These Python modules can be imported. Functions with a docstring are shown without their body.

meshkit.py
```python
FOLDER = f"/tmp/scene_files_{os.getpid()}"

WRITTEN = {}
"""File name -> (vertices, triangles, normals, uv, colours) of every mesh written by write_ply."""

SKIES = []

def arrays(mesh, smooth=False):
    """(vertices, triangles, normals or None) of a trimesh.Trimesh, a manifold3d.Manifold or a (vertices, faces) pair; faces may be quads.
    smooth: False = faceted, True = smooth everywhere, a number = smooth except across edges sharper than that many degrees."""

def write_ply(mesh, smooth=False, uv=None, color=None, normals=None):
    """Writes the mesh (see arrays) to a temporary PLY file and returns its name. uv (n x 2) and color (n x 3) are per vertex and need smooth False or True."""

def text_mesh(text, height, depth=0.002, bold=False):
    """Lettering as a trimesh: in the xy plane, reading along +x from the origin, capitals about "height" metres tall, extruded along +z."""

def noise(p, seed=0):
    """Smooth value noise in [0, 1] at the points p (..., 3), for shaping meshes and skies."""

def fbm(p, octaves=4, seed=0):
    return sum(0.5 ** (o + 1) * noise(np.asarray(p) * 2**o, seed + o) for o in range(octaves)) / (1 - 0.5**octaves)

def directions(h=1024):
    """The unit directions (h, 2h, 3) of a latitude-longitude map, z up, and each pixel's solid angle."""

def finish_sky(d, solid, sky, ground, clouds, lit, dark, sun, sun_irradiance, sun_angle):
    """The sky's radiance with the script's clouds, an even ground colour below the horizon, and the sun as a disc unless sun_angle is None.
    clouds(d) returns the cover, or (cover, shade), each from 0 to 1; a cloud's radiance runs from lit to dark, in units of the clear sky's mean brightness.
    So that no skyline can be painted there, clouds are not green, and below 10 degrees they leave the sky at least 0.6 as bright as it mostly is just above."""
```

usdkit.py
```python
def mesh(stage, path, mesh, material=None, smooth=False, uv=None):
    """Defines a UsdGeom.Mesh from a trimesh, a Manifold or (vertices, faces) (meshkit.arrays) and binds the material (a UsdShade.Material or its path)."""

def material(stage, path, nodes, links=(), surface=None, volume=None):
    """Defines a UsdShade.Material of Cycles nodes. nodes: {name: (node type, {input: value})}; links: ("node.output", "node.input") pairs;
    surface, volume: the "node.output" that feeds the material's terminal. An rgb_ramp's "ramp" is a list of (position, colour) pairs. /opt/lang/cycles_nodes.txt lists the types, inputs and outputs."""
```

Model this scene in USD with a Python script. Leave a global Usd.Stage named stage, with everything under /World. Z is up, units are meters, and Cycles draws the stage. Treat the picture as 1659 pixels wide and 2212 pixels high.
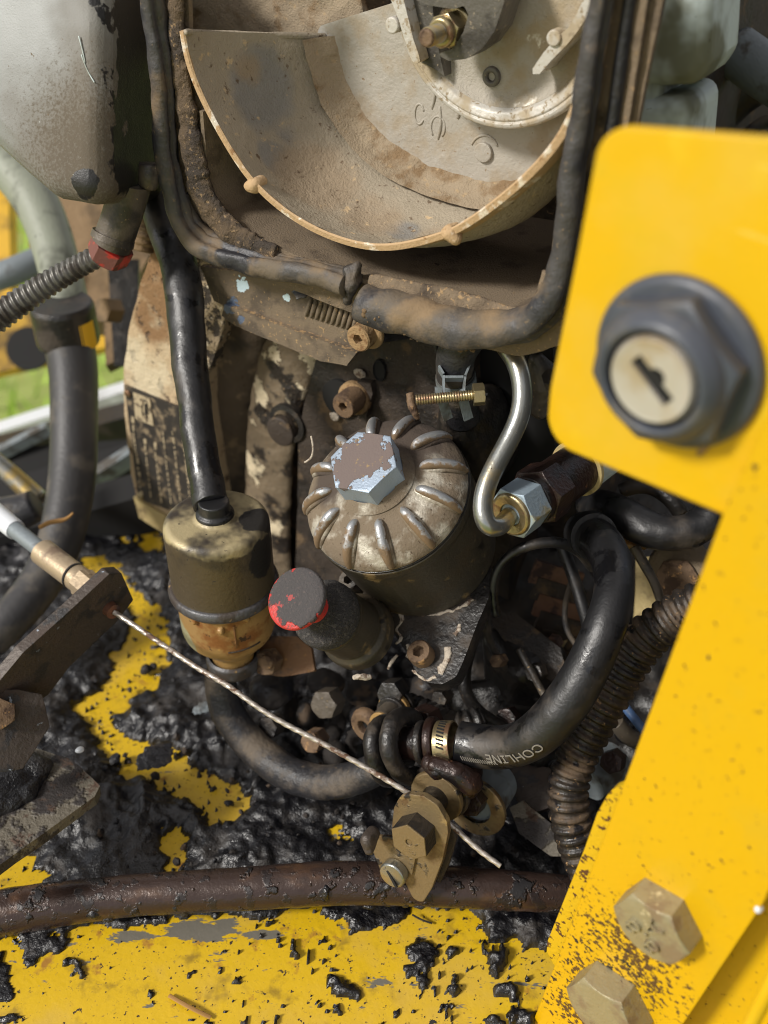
import math, random, numpy as np, trimesh, usdkit, meshkit
import manifold3d as mf
from scipy.interpolate import CubicSpline
from shapely.geometry import Polygon, Point, LineString
from shapely import affinity
import shapely
from pxr import Usd, UsdGeom, UsdLux, UsdShade, Gf, Sdf

rng = np.random.default_rng(7)
stage = Usd.Stage.CreateInMemory()
UsdGeom.SetStageUpAxis(stage, UsdGeom.Tokens.z)
UsdGeom.SetStageMetersPerUnit(stage, 1.0)
UsdGeom.Xform.Define(stage, '/World')
stage.SetDefaultPrim(stage.GetPrimAtPath('/World'))
UsdGeom.Scope.Define(stage, '/World/Looks')

# ------------------------------------------------------------------ camera, sky, sun, exposure
PITCH, CAMH, HFOV = math.radians(37), 0.42, math.radians(42)
cp, sp = math.cos(PITCH), math.sin(PITCH)
CAM = np.array([0, 0, CAMH]); RT = np.array([1., 0, 0]); UP = np.array([0, sp, cp]); FW = np.array([0, cp, -sp])
EXPOSURE, SUN_I, SKY_S = 1.36, 0.4, 0.052
SUN = np.array([-0.70, -0.36, 0.62]); SUN /= np.linalg.norm(SUN)
cam = UsdGeom.Camera.Define(stage, '/World/camera')
cam.CreateHorizontalApertureAttr(36.0); cam.CreateVerticalApertureAttr(48.0)
FL = 18.0 / math.tan(HFOV / 2)
cam.CreateFocalLengthAttr(FL); cam.CreateClippingRangeAttr(Gf.Vec2f(0.01, 500))
cam.CreateFStopAttr(FL / 4.4); cam.CreateFocusDistanceAttr(0.41)
cam.CreateExposureAttr(EXPOSURE)
m4 = np.eye(4); m4[0, :3], m4[1, :3], m4[2, :3], m4[3, :3] = RT, UP, -FW, CAM
cam.AddTransformOp().Set(Gf.Matrix4d(m4.tolist()))
elev, rot = math.asin(SUN[2]), math.atan2(SUN[0], SUN[1])
usdkit.material(stage, '/World/Looks/sky_air', {
    'sky': ('sky_texture', {'sky_type': 'single_scattering', 'sun_disc': False, 'sun_elevation': elev, 'sun_rotation': rot, 'aerosol_density': 1.6}),
    'tc': ('texture_coordinate', {}),
    'cl': ('noise_texture', {'scale': 2.2, 'detail': 6.0, 'roughness': 0.6}),
    'mr': ('map_range', {'from_min': 0.36, 'from_max': 0.62, 'to_min': 0.15, 'to_max': 0.85, 'clamp': True}),
    'mx': ('mix_color', {'b': (7.7, 7.0, 6.2), 'use_clamp': False}),
    'bg': ('background_shader', {'strength': SKY_S})},
    [('tc.generated', 'cl.vector'), ('cl.fac', 'mr.value'), ('mr.result', 'mx.fac'), ('sky.color', 'mx.a'), ('mx.result', 'bg.color')], surface='bg.background')
dome = UsdLux.DomeLight.Define(stage, '/World/sky')
UsdShade.MaterialBindingAPI.Apply(dome.GetPrim()).Bind(UsdShade.Material.Get(stage, '/World/Looks/sky_air'))
dome.GetPrim().SetCustomDataByKey('kind', 'structure')
sun = UsdLux.DistantLight.Define(stage, '/World/sun')
sun.CreateNormalizeAttr(True); sun.CreateIntensityAttr(SUN_I); sun.CreateAngleAttr(10.0); sun.CreateColorAttr(Gf.Vec3f(1, 0.96, 0.90))
zx = SUN; xx = np.cross([0, 0, 1], zx); xx /= np.linalg.norm(xx); yx = np.cross(zx, xx)
s4 = np.eye(4); s4[0, :3], s4[1, :3], s4[2, :3] = xx, yx, zx
sun.AddTransformOp().Set(Gf.Matrix4d(s4.tolist()))

# ------------------------------------------------------------------ helpers: places
FPX = 829.5 / math.tan(HFOV / 2)          # measured photograph is 1659 x 2212
def ray(u, v): return RT * ((u - 829.5) / FPX) + UP * ((1106 - v) / FPX) + FW
def P(u, v, d): return CAM + ray(u, v) * d
def onp(u, v, n, c):                       # where a sight line meets the plane n.p = c
    r = ray(u, v); return CAM + r * ((c - n @ CAM) / (n @ r))
def tray_pt(u, v, z=0.0): return onp(u, v, np.array([0, 0, 1.]), z)
def depth(p): return (np.asarray(p) - CAM) @ FW
def px(r, p): return r * depth(p) / FPX    # a length seen as r pixels at the point p
def camdir(x, y, z):                       # right, up, towards the viewer
    d = RT * x + UP * y - FW * z; return d / np.linalg.norm(d)
def unit(v): v = np.asarray(v, float); return v / np.linalg.norm(v)
EN = unit([-0.536, -0.844, 0]); E1 = np.array([0.844, -0.536, 0]); EC = -0.316   # the engine's front: normal, sideways, offset of the duct mouth
def PE(u, v, c=0.0): return onp(u, v, EN, EC + c)
def EP(a, z, c): return E1 * a + np.array([0, 0, z]) + EN * (EC + c)
def eco(p): p = np.asarray(p); return np.array([p @ E1, p[2], p @ EN - EC])

# ------------------------------------------------------------------ helpers: materials
def S(r, g, b):
    c = np.array([r, g, b]) / 255.0
    return tuple(np.where(c <= 0.04045, c / 12.92, ((c + 0.055) / 1.055) ** 2.4))
LOOKS = {}
def M(name, base, rough=0.5, metal=0.0, layers=(), bump=None, bevel=0.0, spec=0.5, coat=0.0, trans=0.0):
    """layers: dicts col, s(cale), lo, hi, r, m, seed, det, k (noise weight), up (weight of facing up), blobs [(centre, radius)], h (height)"""
    N, L = {}, []
    N['g'] = ('geometry', {})
    N['sx'] = ('separate_xyz', {}); L.append(('g.normal', 'sx.vector'))
    N['c0'] = ('color', {'value': base}); N['r0'] = ('value', {'value': rough}); N['m0'] = ('value', {'value': metal})
    col, ro, me, hs = 'c0.color', 'r0.value', 'm0.value', []
    for i, l in enumerate(layers):
        seed = l.get('seed', i * 3.7 + len(name))
        N[f'mp{i}'] = ('mapping', {'location': (seed * 1.3, seed * 2.1, seed * 0.7), 'scale': l.get('st', (1, 1, 1))}); L.append(('g.position', f'mp{i}.vector'))
        N[f'n{i}'] = ('noise_texture', {'scale': l.get('s', 100.), 'detail': float(l.get('det', 4)), 'roughness': l.get('nr', 0.6), 'distortion': float(l.get('dist', 0.0))}); L.append((f'mp{i}.vector', f'n{i}.vector'))
        val = f'n{i}.fac'
        if 'k' in l:
            N[f'k{i}'] = ('math', {'math_type': 'multiply', 'value2': float(l['k'])}); L.append((val, f'k{i}.value1')); val = f'k{i}.value'
        if 'up' in l:
            N[f'u{i}'] = ('math', {'math_type': 'multiply_add', 'value2': float(l['up'])}); L += [('sx.z', f'u{i}.value1'), (val, f'u{i}.value3')]; val = f'u{i}.value'
        if 'blobs' in l:
            top = None
            for j, (c, r) in enumerate(l['blobs']):
                r = np.broadcast_to(np.asarray(r, float), 3); c = np.asarray(c)
                N[f'b{i}_{j}'] = ('mapping', {'location': tuple(-c / r), 'scale': tuple(1 / r)}); L.append(('g.position', f'b{i}_{j}.vector'))
                N[f'q{i}_{j}'] = ('gradient_texture', {'gradient_type': 'spherical'}); L.append((f'b{i}_{j}.vector', f'q{i}_{j}.vector'))
                if top is None: top = f'q{i}_{j}.fac'
                else:
                    N[f'x{i}_{j}'] = ('math', {'math_type': 'maximum'}); L += [(top, f'x{i}_{j}.value1'), (f'q{i}_{j}.fac', f'x{i}_{j}.value2')]; top = f'x{i}_{j}.value'
            N[f'a{i}'] = ('math', {'math_type': 'multiply_add', 'value2': float(l.get('bw', 1.0))}); L += [(top, f'a{i}.value1'), (val, f'a{i}.value3')]; val = f'a{i}.value'
        N[f'f{i}'] = ('map_range', {'range_type': 'smoothstep', 'from_min': l['lo'], 'from_max': l['hi'], 'to_min': 0.0, 'to_max': float(l.get('amt', 1.0)), 'clamp': True}); L.append((val, f'f{i}.value'))
        fac = f'f{i}.result'
        N[f'cc{i}'] = ('mix_color', {'b': l['col']}); L += [(fac, f'cc{i}.fac'), (col, f'cc{i}.a')]; col = f'cc{i}.result'
        N[f'rr{i}'] = ('mix_float', {'b': float(l.get('r', 0.85))}); L += [(fac, f'rr{i}.fac'), (ro, f'rr{i}.a')]; ro = f'rr{i}.result'
        N[f'mm{i}'] = ('mix_float', {'b': float(l.get('m', 0.0))}); L += [(fac, f'mm{i}.fac'), (me, f'mm{i}.a')]; me = f'mm{i}.result'
        if l.get('h'): hs.append((fac, l['h']))
    N['p'] = ('principled_bsdf', {'specular_ior_level': spec, 'coat_weight': coat, 'coat_roughness': 0.15, 'transmission_weight': trans})
    L += [(col, 'p.base_color'), (ro, 'p.roughness'), (me, 'p.metallic')]
    nrm = None
    if bevel:
        N['bv'] = ('bevel', {'samples': 4, 'radius': bevel}); nrm = 'bv.bevel'
    for j, (fac, h) in enumerate(hs):
        N[f'bl{j}'] = ('bump', {'strength': 1.0, 'distance': h}); L.append((fac, f'bl{j}.height'))
        if nrm: L.append((nrm, f'bl{j}.normal'))
        nrm = f'bl{j}.normal'
    for j, (sc, h) in enumerate(bump if isinstance(bump, list) else [bump] if bump else []):
        N[f'bn{j}'] = ('noise_texture', {'scale': sc, 'detail': 3.0, 'roughness': 0.6}); L.append(('g.position', f'bn{j}.vector'))
        N[f'bb{j}'] = ('bump', {'strength': 1.0, 'distance': h}); L.append((f'bn{j}.fac', f'bb{j}.height'))
        if nrm: L.append((nrm, f'bb{j}.normal'))
        nrm = f'bb{j}.normal'
    if nrm: L.append((nrm, 'p.normal'))
    LOOKS[name] = usdkit.material(stage, '/World/Looks/' + name, N, L, surface='p.BSDF')
    return LOOKS[name]

# ------------------------------------------------------------------ helpers: scene tree
USED = {}
def numbered(parent, name):
    k = (parent, name); n = USED.get(k, 0); USED[k] = n + 1
    return f'{parent}/{name}' + (f'_{n:03d}' if n else '')
def tag(prim, label=None, cat=None, group=None, kind=None):
    for k, v in (('label', label), ('category', cat), ('group', group), ('kind', kind)):
        if v: prim.SetCustomDataByKey(k, v)
def arr(mesh):
    v, f, _ = meshkit.arrays(mesh, False); return np.asarray(v, float), np.asarray(f)
class Thing:
    def __init__(s, name, label, cat, base, group=None, kind=None):
        s.path = numbered('/World', name); s.base = np.asarray(base, float)
        x = UsdGeom.Xform.Define(stage, s.path); x.AddTranslateOp().Set(Gf.Vec3d(*map(float, s.base)))
        tag(x.GetPrim(), label, cat, group, kind)
    def p(s, name, mesh, mat, smooth=35, parent=None, label=None, kind=None):
        path = numbered(parent or s.path, name)
        v, f = arr(mesh)
        g = usdkit.mesh(stage, path, trimesh.Trimesh(v - s.base, f, process=False), mat, smooth=smooth)
        tag(g.GetPrim(), label, None, None, kind)
        return path
def one(name, label, cat, mesh, mat, smooth=35, group=None, kind=None):
    v, f = arr(mesh); b = v.mean(0); b[2] = v[:, 2].min()
    path = numbered('/World', name)
    g = usdkit.mesh(stage, path, trimesh.Trimesh(v - b, f, process=False), mat, smooth=smooth)
    g.AddTranslateOp().Set(Gf.Vec3d(*map(float, b)))
    tag(g.GetPrim(), label, cat, group, kind)
    return path

# ------------------------------------------------------------------ helpers: shapes
def cat(*ms):
    ms = [m for x in ms for m in (x if isinstance(x, list) else [x])]
    vs, fs, n = [], [], 0
    for m in ms:
        v, f = arr(m); vs.append(v); fs.append(f + n); n += len(v)
    return trimesh.Trimesh(np.vstack(vs), np.vstack(fs), process=False)
def frame(o, z, up=None, roll=0.0):
    z = unit(z); u = np.array([0, 0, 1.]) if up is None else np.asarray(up, float)
    if abs(unit(u) @ z) > 0.98: u = np.array([0, 1., 0])
    x = unit(np.cross(u, z)); y = np.cross(z, x)
    c, s_ = math.cos(roll), math.sin(roll)
    m = np.eye(4); m[:3, 0], m[:3, 1], m[:3, 2], m[:3, 3] = x * c + y * s_, y * c - x * s_, z, o
    return m
def put(mesh, m):
    v, f = arr(mesh); return trimesh.Trimesh(v @ m[:3, :3].T + m[:3, 3], f, process=False)
def spline(pts, n):
    pts = np.asarray(pts, float)
    t = np.r_[0, np.cumsum(np.linalg.norm(np.diff(pts[:, :3], axis=0), axis=1) + 1e-9)]
    if len(pts) == 2: q = np.linspace(0, 1, n)[:, None]; return pts[0] * (1 - q) + pts[1] * q
    tc = np.r_[0, np.cumsum(np.sqrt(np.linalg.norm(np.diff(pts[:, :3], axis=0), axis=1) + 1e-9))]
    cs = CubicSpline(tc, pts, bc_type='natural'); fine = cs(np.linspace(0, tc[-1], n * 8))
    L = np.r_[0, np.cumsum(np.linalg.norm(np.diff(fine[:, :3], axis=0), axis=1))]
    q = np.linspace(0, L[-1], n)
    return np.stack([np.interp(q, L, fine[:, k]) for k in range(pts.shape[1])], 1)
def tube(pts, n=60, k=20, prof=None, amp=0.0, sc=120., seed=0, caps=True, flat=None, up=None, hole=0.0):
    """pts (x, y, z, r); prof(s in m, angle) -> radius factor; flat = (width factor, height factor)"""
    q = spline(pts, n); c, r = q[:, :3], np.maximum(q[:, 3], 1e-5)
    T = np.gradient(c, axis=0); T /= np.linalg.norm(T, axis=1, keepdims=True)
    u = np.array([0, 0, 1.]) if up is None else np.asarray(up, float)
    if abs(T[0] @ u) > 0.95: u = np.array([0.3, -1, 0.1])
    X = unit(u - T[0] * (u @ T[0])); xs = []
    for t in T:
        X = unit(X - t * (X @ t)); xs.append(X)
    xs = np.array(xs); ys = np.cross(T, xs)
    a = np.linspace(0, 2 * np.pi, k, endpoint=False)
    s = np.r_[0, np.cumsum(np.linalg.norm(np.diff(c, axis=0), axis=1))]
    R = r[:, None] * np.ones((1, k))
    if prof: R = R * prof(s[:, None], a[None])
    fx, fy = flat or (1, 1)
    off = xs[:, None] * (np.cos(a) * R * fx)[..., None] + ys[:, None] * (np.sin(a) * R * fy)[..., None]
    V = c[:, None] + off
    if amp:
        nz = meshkit.fbm(V * sc, 3, seed) - 0.5
        V = V + off / np.linalg.norm(off, axis=2, keepdims=True) * (nz * 2 * amp)[..., None]
    V = V.reshape(-1, 3); i, j = np.meshgrid(np.arange(n - 1), np.arange(k), indexing='ij'); j2 = (j + 1) % k
    F = np.concatenate([np.stack([i * k + j, i * k + j2, (i + 1) * k + j2], -1).reshape(-1, 3), np.stack([i * k + j, (i + 1) * k + j2, (i + 1) * k + j], -1).reshape(-1, 3)])
    if caps:
        b = len(V); V = np.vstack([V, c[0] + T[0] * hole * -0, c[-1]]); jj = np.arange(k); e = (n - 1) * k
        F = np.vstack([F, np.stack([np.full(k, b), (jj + 1) % k, jj], 1), np.stack([np.full(k, b + 1), e + jj, e + (jj + 1) % k], 1)])
    return trimesh.Trimesh(V, F, process=False)
def tp(pts, **kw):                          # tube through (u, v, d, radius in pixels)
    return tube([(*P(u, v, d), r * d / FPX) for u, v, d, r in pts], **kw)
def lathe(prof, o, z, k=48, roll=0.0, up=None):
    """prof [(r, h)] from the bottom up; closed where r = 0"""
    pr = np.asarray(prof, float); a = np.linspace(0, 2 * np.pi, k, endpoint=False); n = len(pr)
    V = np.stack([pr[:, 0, None] * np.cos(a), pr[:, 0, None] * np.sin(a), pr[:, 1, None] + 0 * a], -1).reshape(-1, 3)
    i, j = np.meshgrid(np.arange(n - 1), np.arange(k), indexing='ij'); j2 = (j + 1) % k
    F = np.concatenate([np.stack([i * k + j, i * k + j2, (i + 1) * k + j2], -1).reshape(-1, 3), np.stack([i * k + j, (i + 1) * k + j2, (i + 1) * k + j], -1).reshape(-1, 3)])
    t = trimesh.Trimesh(V, F, process=True); t.update_faces(t.nondegenerate_faces())
    return put(t, frame(o, z, up, roll))
def rnd(prof, r, n=4):                      # rounds the inner corners of a profile
    out = [np.asarray(prof[0], float)]
    for a, b, c in zip(prof[:-2], prof[1:-1], prof[2:]):
        a, b, c = map(lambda q: np.asarray(q, float), (a, b, c)); la, lc = np.linalg.norm(a - b), np.linalg.norm(c - b)
        if min(la, lc) < 1e-9: out.append(b); continue
        q = min(r, la * .45, lc * .45); p0, p1 = b + (a - b) / la * q, b + (c - b) / lc * q
        for t in np.linspace(0, 1, n + 1): out.append((1 - t) ** 2 * p0 + 2 * t * (1 - t) * b + t * t * p1)
    out.append(np.asarray(prof[-1], float)); return out
def hexhead(R, h, o, z, roll=0.0, up=None, ch=0.13, hole=0.0, holed=None, both=False, n=6):
    m = mf.Manifold.cylinder(h, R, R, n)
    b = R * 0.9; pts = [(0, 0), (R * 1.05, 0), (R * 1.05, h - R * ch), (R * 0.86, h), (0, h)]
    if both: pts = [(0, 0), (R * 0.86, 0), (R * 1.05, R * ch), (R * 1.05, h - R * ch), (R * 0.86, h), (0, h)]
    m = m ^ mf.CrossSection([pts]).revolve(96)
    if hole:
        hd = holed or h * 1.1
        m = m - mf.Manifold.cylinder(hd + .001, hole, hole, 40).translate((0, 0, h - hd))
    return put(m, frame(o, z, up, roll))
def socket_bolt(R, h, o, z, roll=0.0, key=0.5, sides=6):
    m = mf.CrossSection([[(0, 0), (R, 0), (R, h * .88), (R * .9, h), (0, h)]]).revolve(40) - mf.Manifold.cylinder(h * .7, R * key, R * key, sides).translate((0, 0, h * .4))
    return put(m, frame(o, z, None, roll))
def extr(poly, t, m=None):
    polys = getattr(poly, 'geoms', [poly]); out = []
    for g in polys:
        cs = mf.CrossSection([np.asarray(r.coords)[:-1] for r in [g.exterior, *g.interiors]], mf.FillRule.EvenOdd)
        out.append(mf.Manifold.extrude(cs, t))
    q = cat(out); return put(q, m) if m is not None else q
def plate(pxs, n, c, t, rad=0.0, holes=(), toward=False, inner=0.0):
    """an outline of pixels laid on the plane n.p = c, thickened by t away from the viewer (or towards)"""
    n = unit(n); n = n if n @ (CAM) > c else -n; c = c if n @ CAM > c else c
    pts = [onp(u, v, n, c) for u, v in pxs]; o = pts[0]; m = frame(o, n)
    if not toward: m = m.copy()
    inv = np.linalg.inv(m); q = [(inv @ np.r_[p, 1])[:2] for p in pts]
    poly = Polygon(q).buffer(0)
    if rad: poly = poly.buffer(-rad).buffer(2 * rad).buffer(-rad)
    for (u, v, r) in holes:
        hp = (inv @ np.r_[onp(u, v, n, c), 1])[:2]; poly = poly.difference(Point(*hp).buffer(r))
    mm = m.copy()
    if not toward: mm[:3, 3] = o - n * t
    return extr(poly, t, mm)
def planec(n, p): return float(unit(n) @ np.asarray(p))
def dense(mesh, size):
    v, f = arr(mesh); m = mf.Manifold(mf.Mesh(v.astype(np.float32), f.astype(np.uint32)))
    return m.refine_to_length(size)
def hull(spheres, refine=0.0):
    m = mf.Manifold.batch_hull([mf.Manifold.sphere(r, 20).translate(tuple(map(float, c))) for c, r in spheres])
    return m.refine_to_length(refine) if refine else m
def jag(mesh, amp, sc, seed=0, oct=3):       # pushes vertices along their normals by noise
    v, f = arr(mesh); t = trimesh.Trimesh(v, f, process=True)
    nz = meshkit.fbm(t.vertices * sc, oct, seed) - 0.5
    return trimesh.Trimesh(t.vertices + t.vertex_normals * (nz * 2 * amp)[:, None], t.faces, process=False)
def box(o, x, y, z, a, b, c):                # box with centre o and full sizes a, b, c along x, y, z
    m = np.eye(4); m[:3, 0], m[:3, 1], m[:3, 2], m[:3, 3] = unit(x), unit(y), unit(z), o
    return put(trimesh.creation.box((a, b, c)), m)
def pbox(p, q, w, h, up):                    # bar from p to q
    p, q = np.asarray(p), np.asarray(q); z = unit(q - p); x = unit(np.cross(up, z)); y = np.cross(z, x)
    return box((p + q) / 2, x, y, z, w, h, np.linalg.norm(q - p))
def threads(r, pitch, L, o, z, depth=0.12, k=24):
    n = int(L / pitch * 6) + 1; pr = [(0, 0)] + [(r * (1 - depth * (0.5 + 0.5 * math.cos(2 * math.pi * h / pitch))), h) for h in np.linspace(0, L, n)] + [(0, L)]
    return lathe(pr, o, z, k)

# ------------------------------------------------------------------ materials
DUST, BROWN, GRIME, OIL = S(158, 130, 94), S(112, 90, 64), S(44, 38, 33), S(20, 20, 24)
YEL = (0.60, 0.352, 0.001)
speck = dict(col=S(70, 50, 20), s=420, lo=.70, hi=.74, r=.8, det=3)
m_yclean = M('yellow_paint', YEL, .38, bevel=.0012, layers=[dict(col=(.56, .36, .03), s=30, lo=.42, hi=.7, r=.62, amt=.5), dict(col=(.66, .47, .08), s=260, st=(.08, .1, 1), lo=.70, hi=.74, r=.3, amt=.5), dict(col=(.55, .35, .005), s=45, lo=.5, hi=.75, r=.5), dict(col=S(120, 82, 20), s=260, lo=.735, hi=.76), dict(col=(.62, .43, .015), s=18, lo=.56, hi=.7, r=.45)], bump=[(900, .00006), (28, .0004)])
m_ytray = M('yellow_tray_paint', (.56, .36, .005), .42, layers=[dict(col=S(96, 74, 24), s=80, lo=.54, hi=.74, r=.55, amt=.7, seed=2), dict(col=(.52, .34, .035), s=22, lo=.45, hi=.66, r=.5), dict(col=S(150, 105, 30), s=90, lo=.6, hi=.72, r=.7),
    dict(col=S(52, 40, 26), s=360, lo=.635, hi=.67, seed=4), dict(col=S(40, 36, 32), s=120, lo=.70, hi=.72, h=.0002, seed=9), dict(col=S(150, 120, 40), s=700, lo=.62, hi=.7, seed=5), dict(col=S(98, 94, 84), s=130, k=1.6, bw=.6, nr=.7, lo=1.0, hi=1.06, r=.7, st=(.35, 1, 1), blobs=[(tray_pt(420, 2005), (.026, .010, .02)), (tray_pt(300, 2022), (.022, .004, .02)), (tray_pt(560, 2018), (.02, .004, .02))])], bump=[(500, .00012), (60, .0004)])
m_grease = M('black_grease', S(12, 12, 16), .40, layers=[dict(col=S(44, 39, 35), s=55, lo=.48, hi=.70, r=.75), dict(col=S(72, 64, 56), s=420, lo=.68, hi=.76, r=.8), dict(col=S(9, 9, 13), s=60, lo=.5, hi=.6, r=.24)], bump=[(900, .0004), (230, .0011)], spec=.7)
m_chunk = M('dry_crumbs', S(34, 29, 26), .8, layers=[dict(col=S(74, 60, 46), s=90, lo=.54, hi=.66), dict(col=S(22, 22, 26), s=60, lo=.5, hi=.56, r=.4)], bump=(700, .0004))
m_rod = M('rusty_tube_steel', S(58, 45, 40), .27, .3, layers=[dict(col=S(98, 68, 42), s=40, lo=.52, hi=.70, r=.4, st=(.5, 1, 1)), dict(col=S(34, 27, 26), s=150, lo=.54, hi=.62, r=.4, h=.0002), dict(col=S(24, 22, 24), s=70, lo=.58, hi=.64, r=.6, h=.0009)], bump=(700, .0002))
m_rubber = M('dusty_black_rubber', S(34, 34, 37), .5, layers=[dict(col=S(92, 82, 70), s=60, lo=.46, hi=.75, r=.8, up=.1), dict(col=S(130, 112, 86), s=500, lo=.66, hi=.78, r=.9, up=.04, amt=.5)], bump=[(600, .00025), (150, .0006)])
m_seal = M('edge_seal_rubber', S(60, 58, 58), .55, layers=[dict(col=S(110, 96, 76), s=140, k=1.0, bw=.5, lo=.52, hi=1.0, r=.9, amt=.62, blobs=[(PE(u_, v_, .006), .02) for u_, v_ in ((420, 515), (500, 556), (590, 580), (690, 600), (750, 620), (860, 650), (940, 668), (1040, 690))]), dict(col=S(122, 102, 76), s=45, lo=.50, hi=.76, r=.85, up=.10), dict(col=S(40, 40, 44), s=30, lo=.52, hi=.62, r=.5), dict(col=S(130, 110, 82), s=420, lo=.6, hi=.75, r=.9, amt=.5)], bump=[(500, .0003), (120, .0008)])
m_hose = M('black_hose_rubber', S(20, 20, 22), .44, layers=[dict(col=S(64, 57, 50), s=38, lo=.5, hi=.72, r=.6), dict(col=S(110, 100, 88), s=900, lo=.72, hi=.76, r=.7), dict(col=S(14, 14, 16), s=70, lo=.52, hi=.6, r=.25)], bump=[(900, .00012), (90, .0005)], spec=.6)
m_hosegrey = M('grey_hose_rubber', S(46, 45, 46), .5, layers=[dict(col=S(84, 78, 70), s=50, lo=.5, hi=.7, r=.7)], bump=(400, .0002))
m_conduit = M('dusty_conduit_plastic', S(34, 30, 27), .38, layers=[dict(col=S(88, 72, 55), s=55, lo=.46, hi=.70, r=.85, up=.06), dict(col=S(24, 22, 24), s=90, lo=.56, hi=.62, r=.3), dict(col=S(140, 112, 78), s=600, lo=.62, hi=.7)], bump=(700, .0004))
m_scroll = M('dusty_cast_wall', S(150, 139, 120), .7, layers=[dict(col=S(128, 126, 122), s=34, k=.9, lo=.58, hi=.86, amt=.85, r=.5, m=.2, blobs=[(PE(560, 190, -.03), .022), (PE(700, 110, -.04), .014), (PE(640, 250, -.03), .016), (PE(610, 330, -.02), .012), (PE(870, 480, -.03), .012)]),
    dict(col=S(146, 130, 108), s=44, k=.9, lo=.60, hi=.95, r=.95, blobs=[(PE(520, 150, -.03), .014), (PE(700, 360, -.03), .028), (PE(800, 420, -.03), .022), (PE(950, 450, -.03), .02)]), dict(col=S(96, 78, 58), s=300, lo=.6, hi=.72), dict(col=S(188, 164, 128), s=160, lo=.62, hi=.72)], bump=[(900, .0005), (220, .0006)])
m_rim = M('cast_rim_dust', S(172, 144, 108), .8, layers=[dict(col=S(226, 216, 200), s=120, lo=.56, hi=.66, r=.4, m=.3), dict(col=S(140, 106, 70), s=220, lo=.6, hi=.7)], bump=(800, .0004))
m_backdust = M('thick_brown_dust', S(146, 131, 109), .95, layers=[dict(col=S(120, 98, 70), s=70, lo=.5, hi=.66), dict(col=S(164, 140, 106), s=260, lo=.58, hi=.76)], bump=[(1100, .0006), (160, .0008)])
m_backplate = M('pale_cast_plate', S(160, 154, 143), .6, .1, layers=[dict(col=S(150, 138, 119), s=60, lo=.44, hi=.66, r=.9), dict(col=S(130, 112, 88), s=500, lo=.64, hi=.72), dict(col=S(190, 187, 180), s=30, lo=.56, hi=.70, r=.5)], bump=[(700, .0003), (120, .0005)])
m_fly = M('dusty_aluminium_disc', S(156, 149, 137), .65, .1, layers=[dict(col=S(150, 136, 112), s=45, lo=.45, hi=.62, r=.9), dict(col=S(70, 60, 48), s=700, lo=.68, hi=.73, r=.9), dict(col=S(214, 208, 196), s=80, lo=.6, hi=.7, r=.4, m=.3)], bump=[(900, .0005), (300, .0003)])
m_flyring = M('bright_aluminium_ring', S(182, 178, 170), .5, .2, layers=[dict(col=S(160, 146, 122), s=50, lo=.46, hi=.6, r=.85), dict(col=S(140, 126, 104), s=420, lo=.56, hi=.64, r=.8)], bump=(500, .0003))
m_grimealu = M('grimy_aluminium', S(88, 84, 78), .45, .2, layers=[dict(col=S(50, 46, 42), s=60, lo=.48, hi=.6, r=.5), dict(col=S(136, 124, 104), s=400, lo=.62, hi=.7, r=.9)], bump=(600, .0003))
m_duct = M('dust_coated_sheet', S(114, 99, 80), .92, layers=[dict(col=S(62, 52, 42), s=35, lo=.48, hi=.62), dict(col=S(148, 122, 88), s=420, lo=.6, hi=.7, up=.08)], bump=[(1200, .0005), (200, .0008)])
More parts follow.
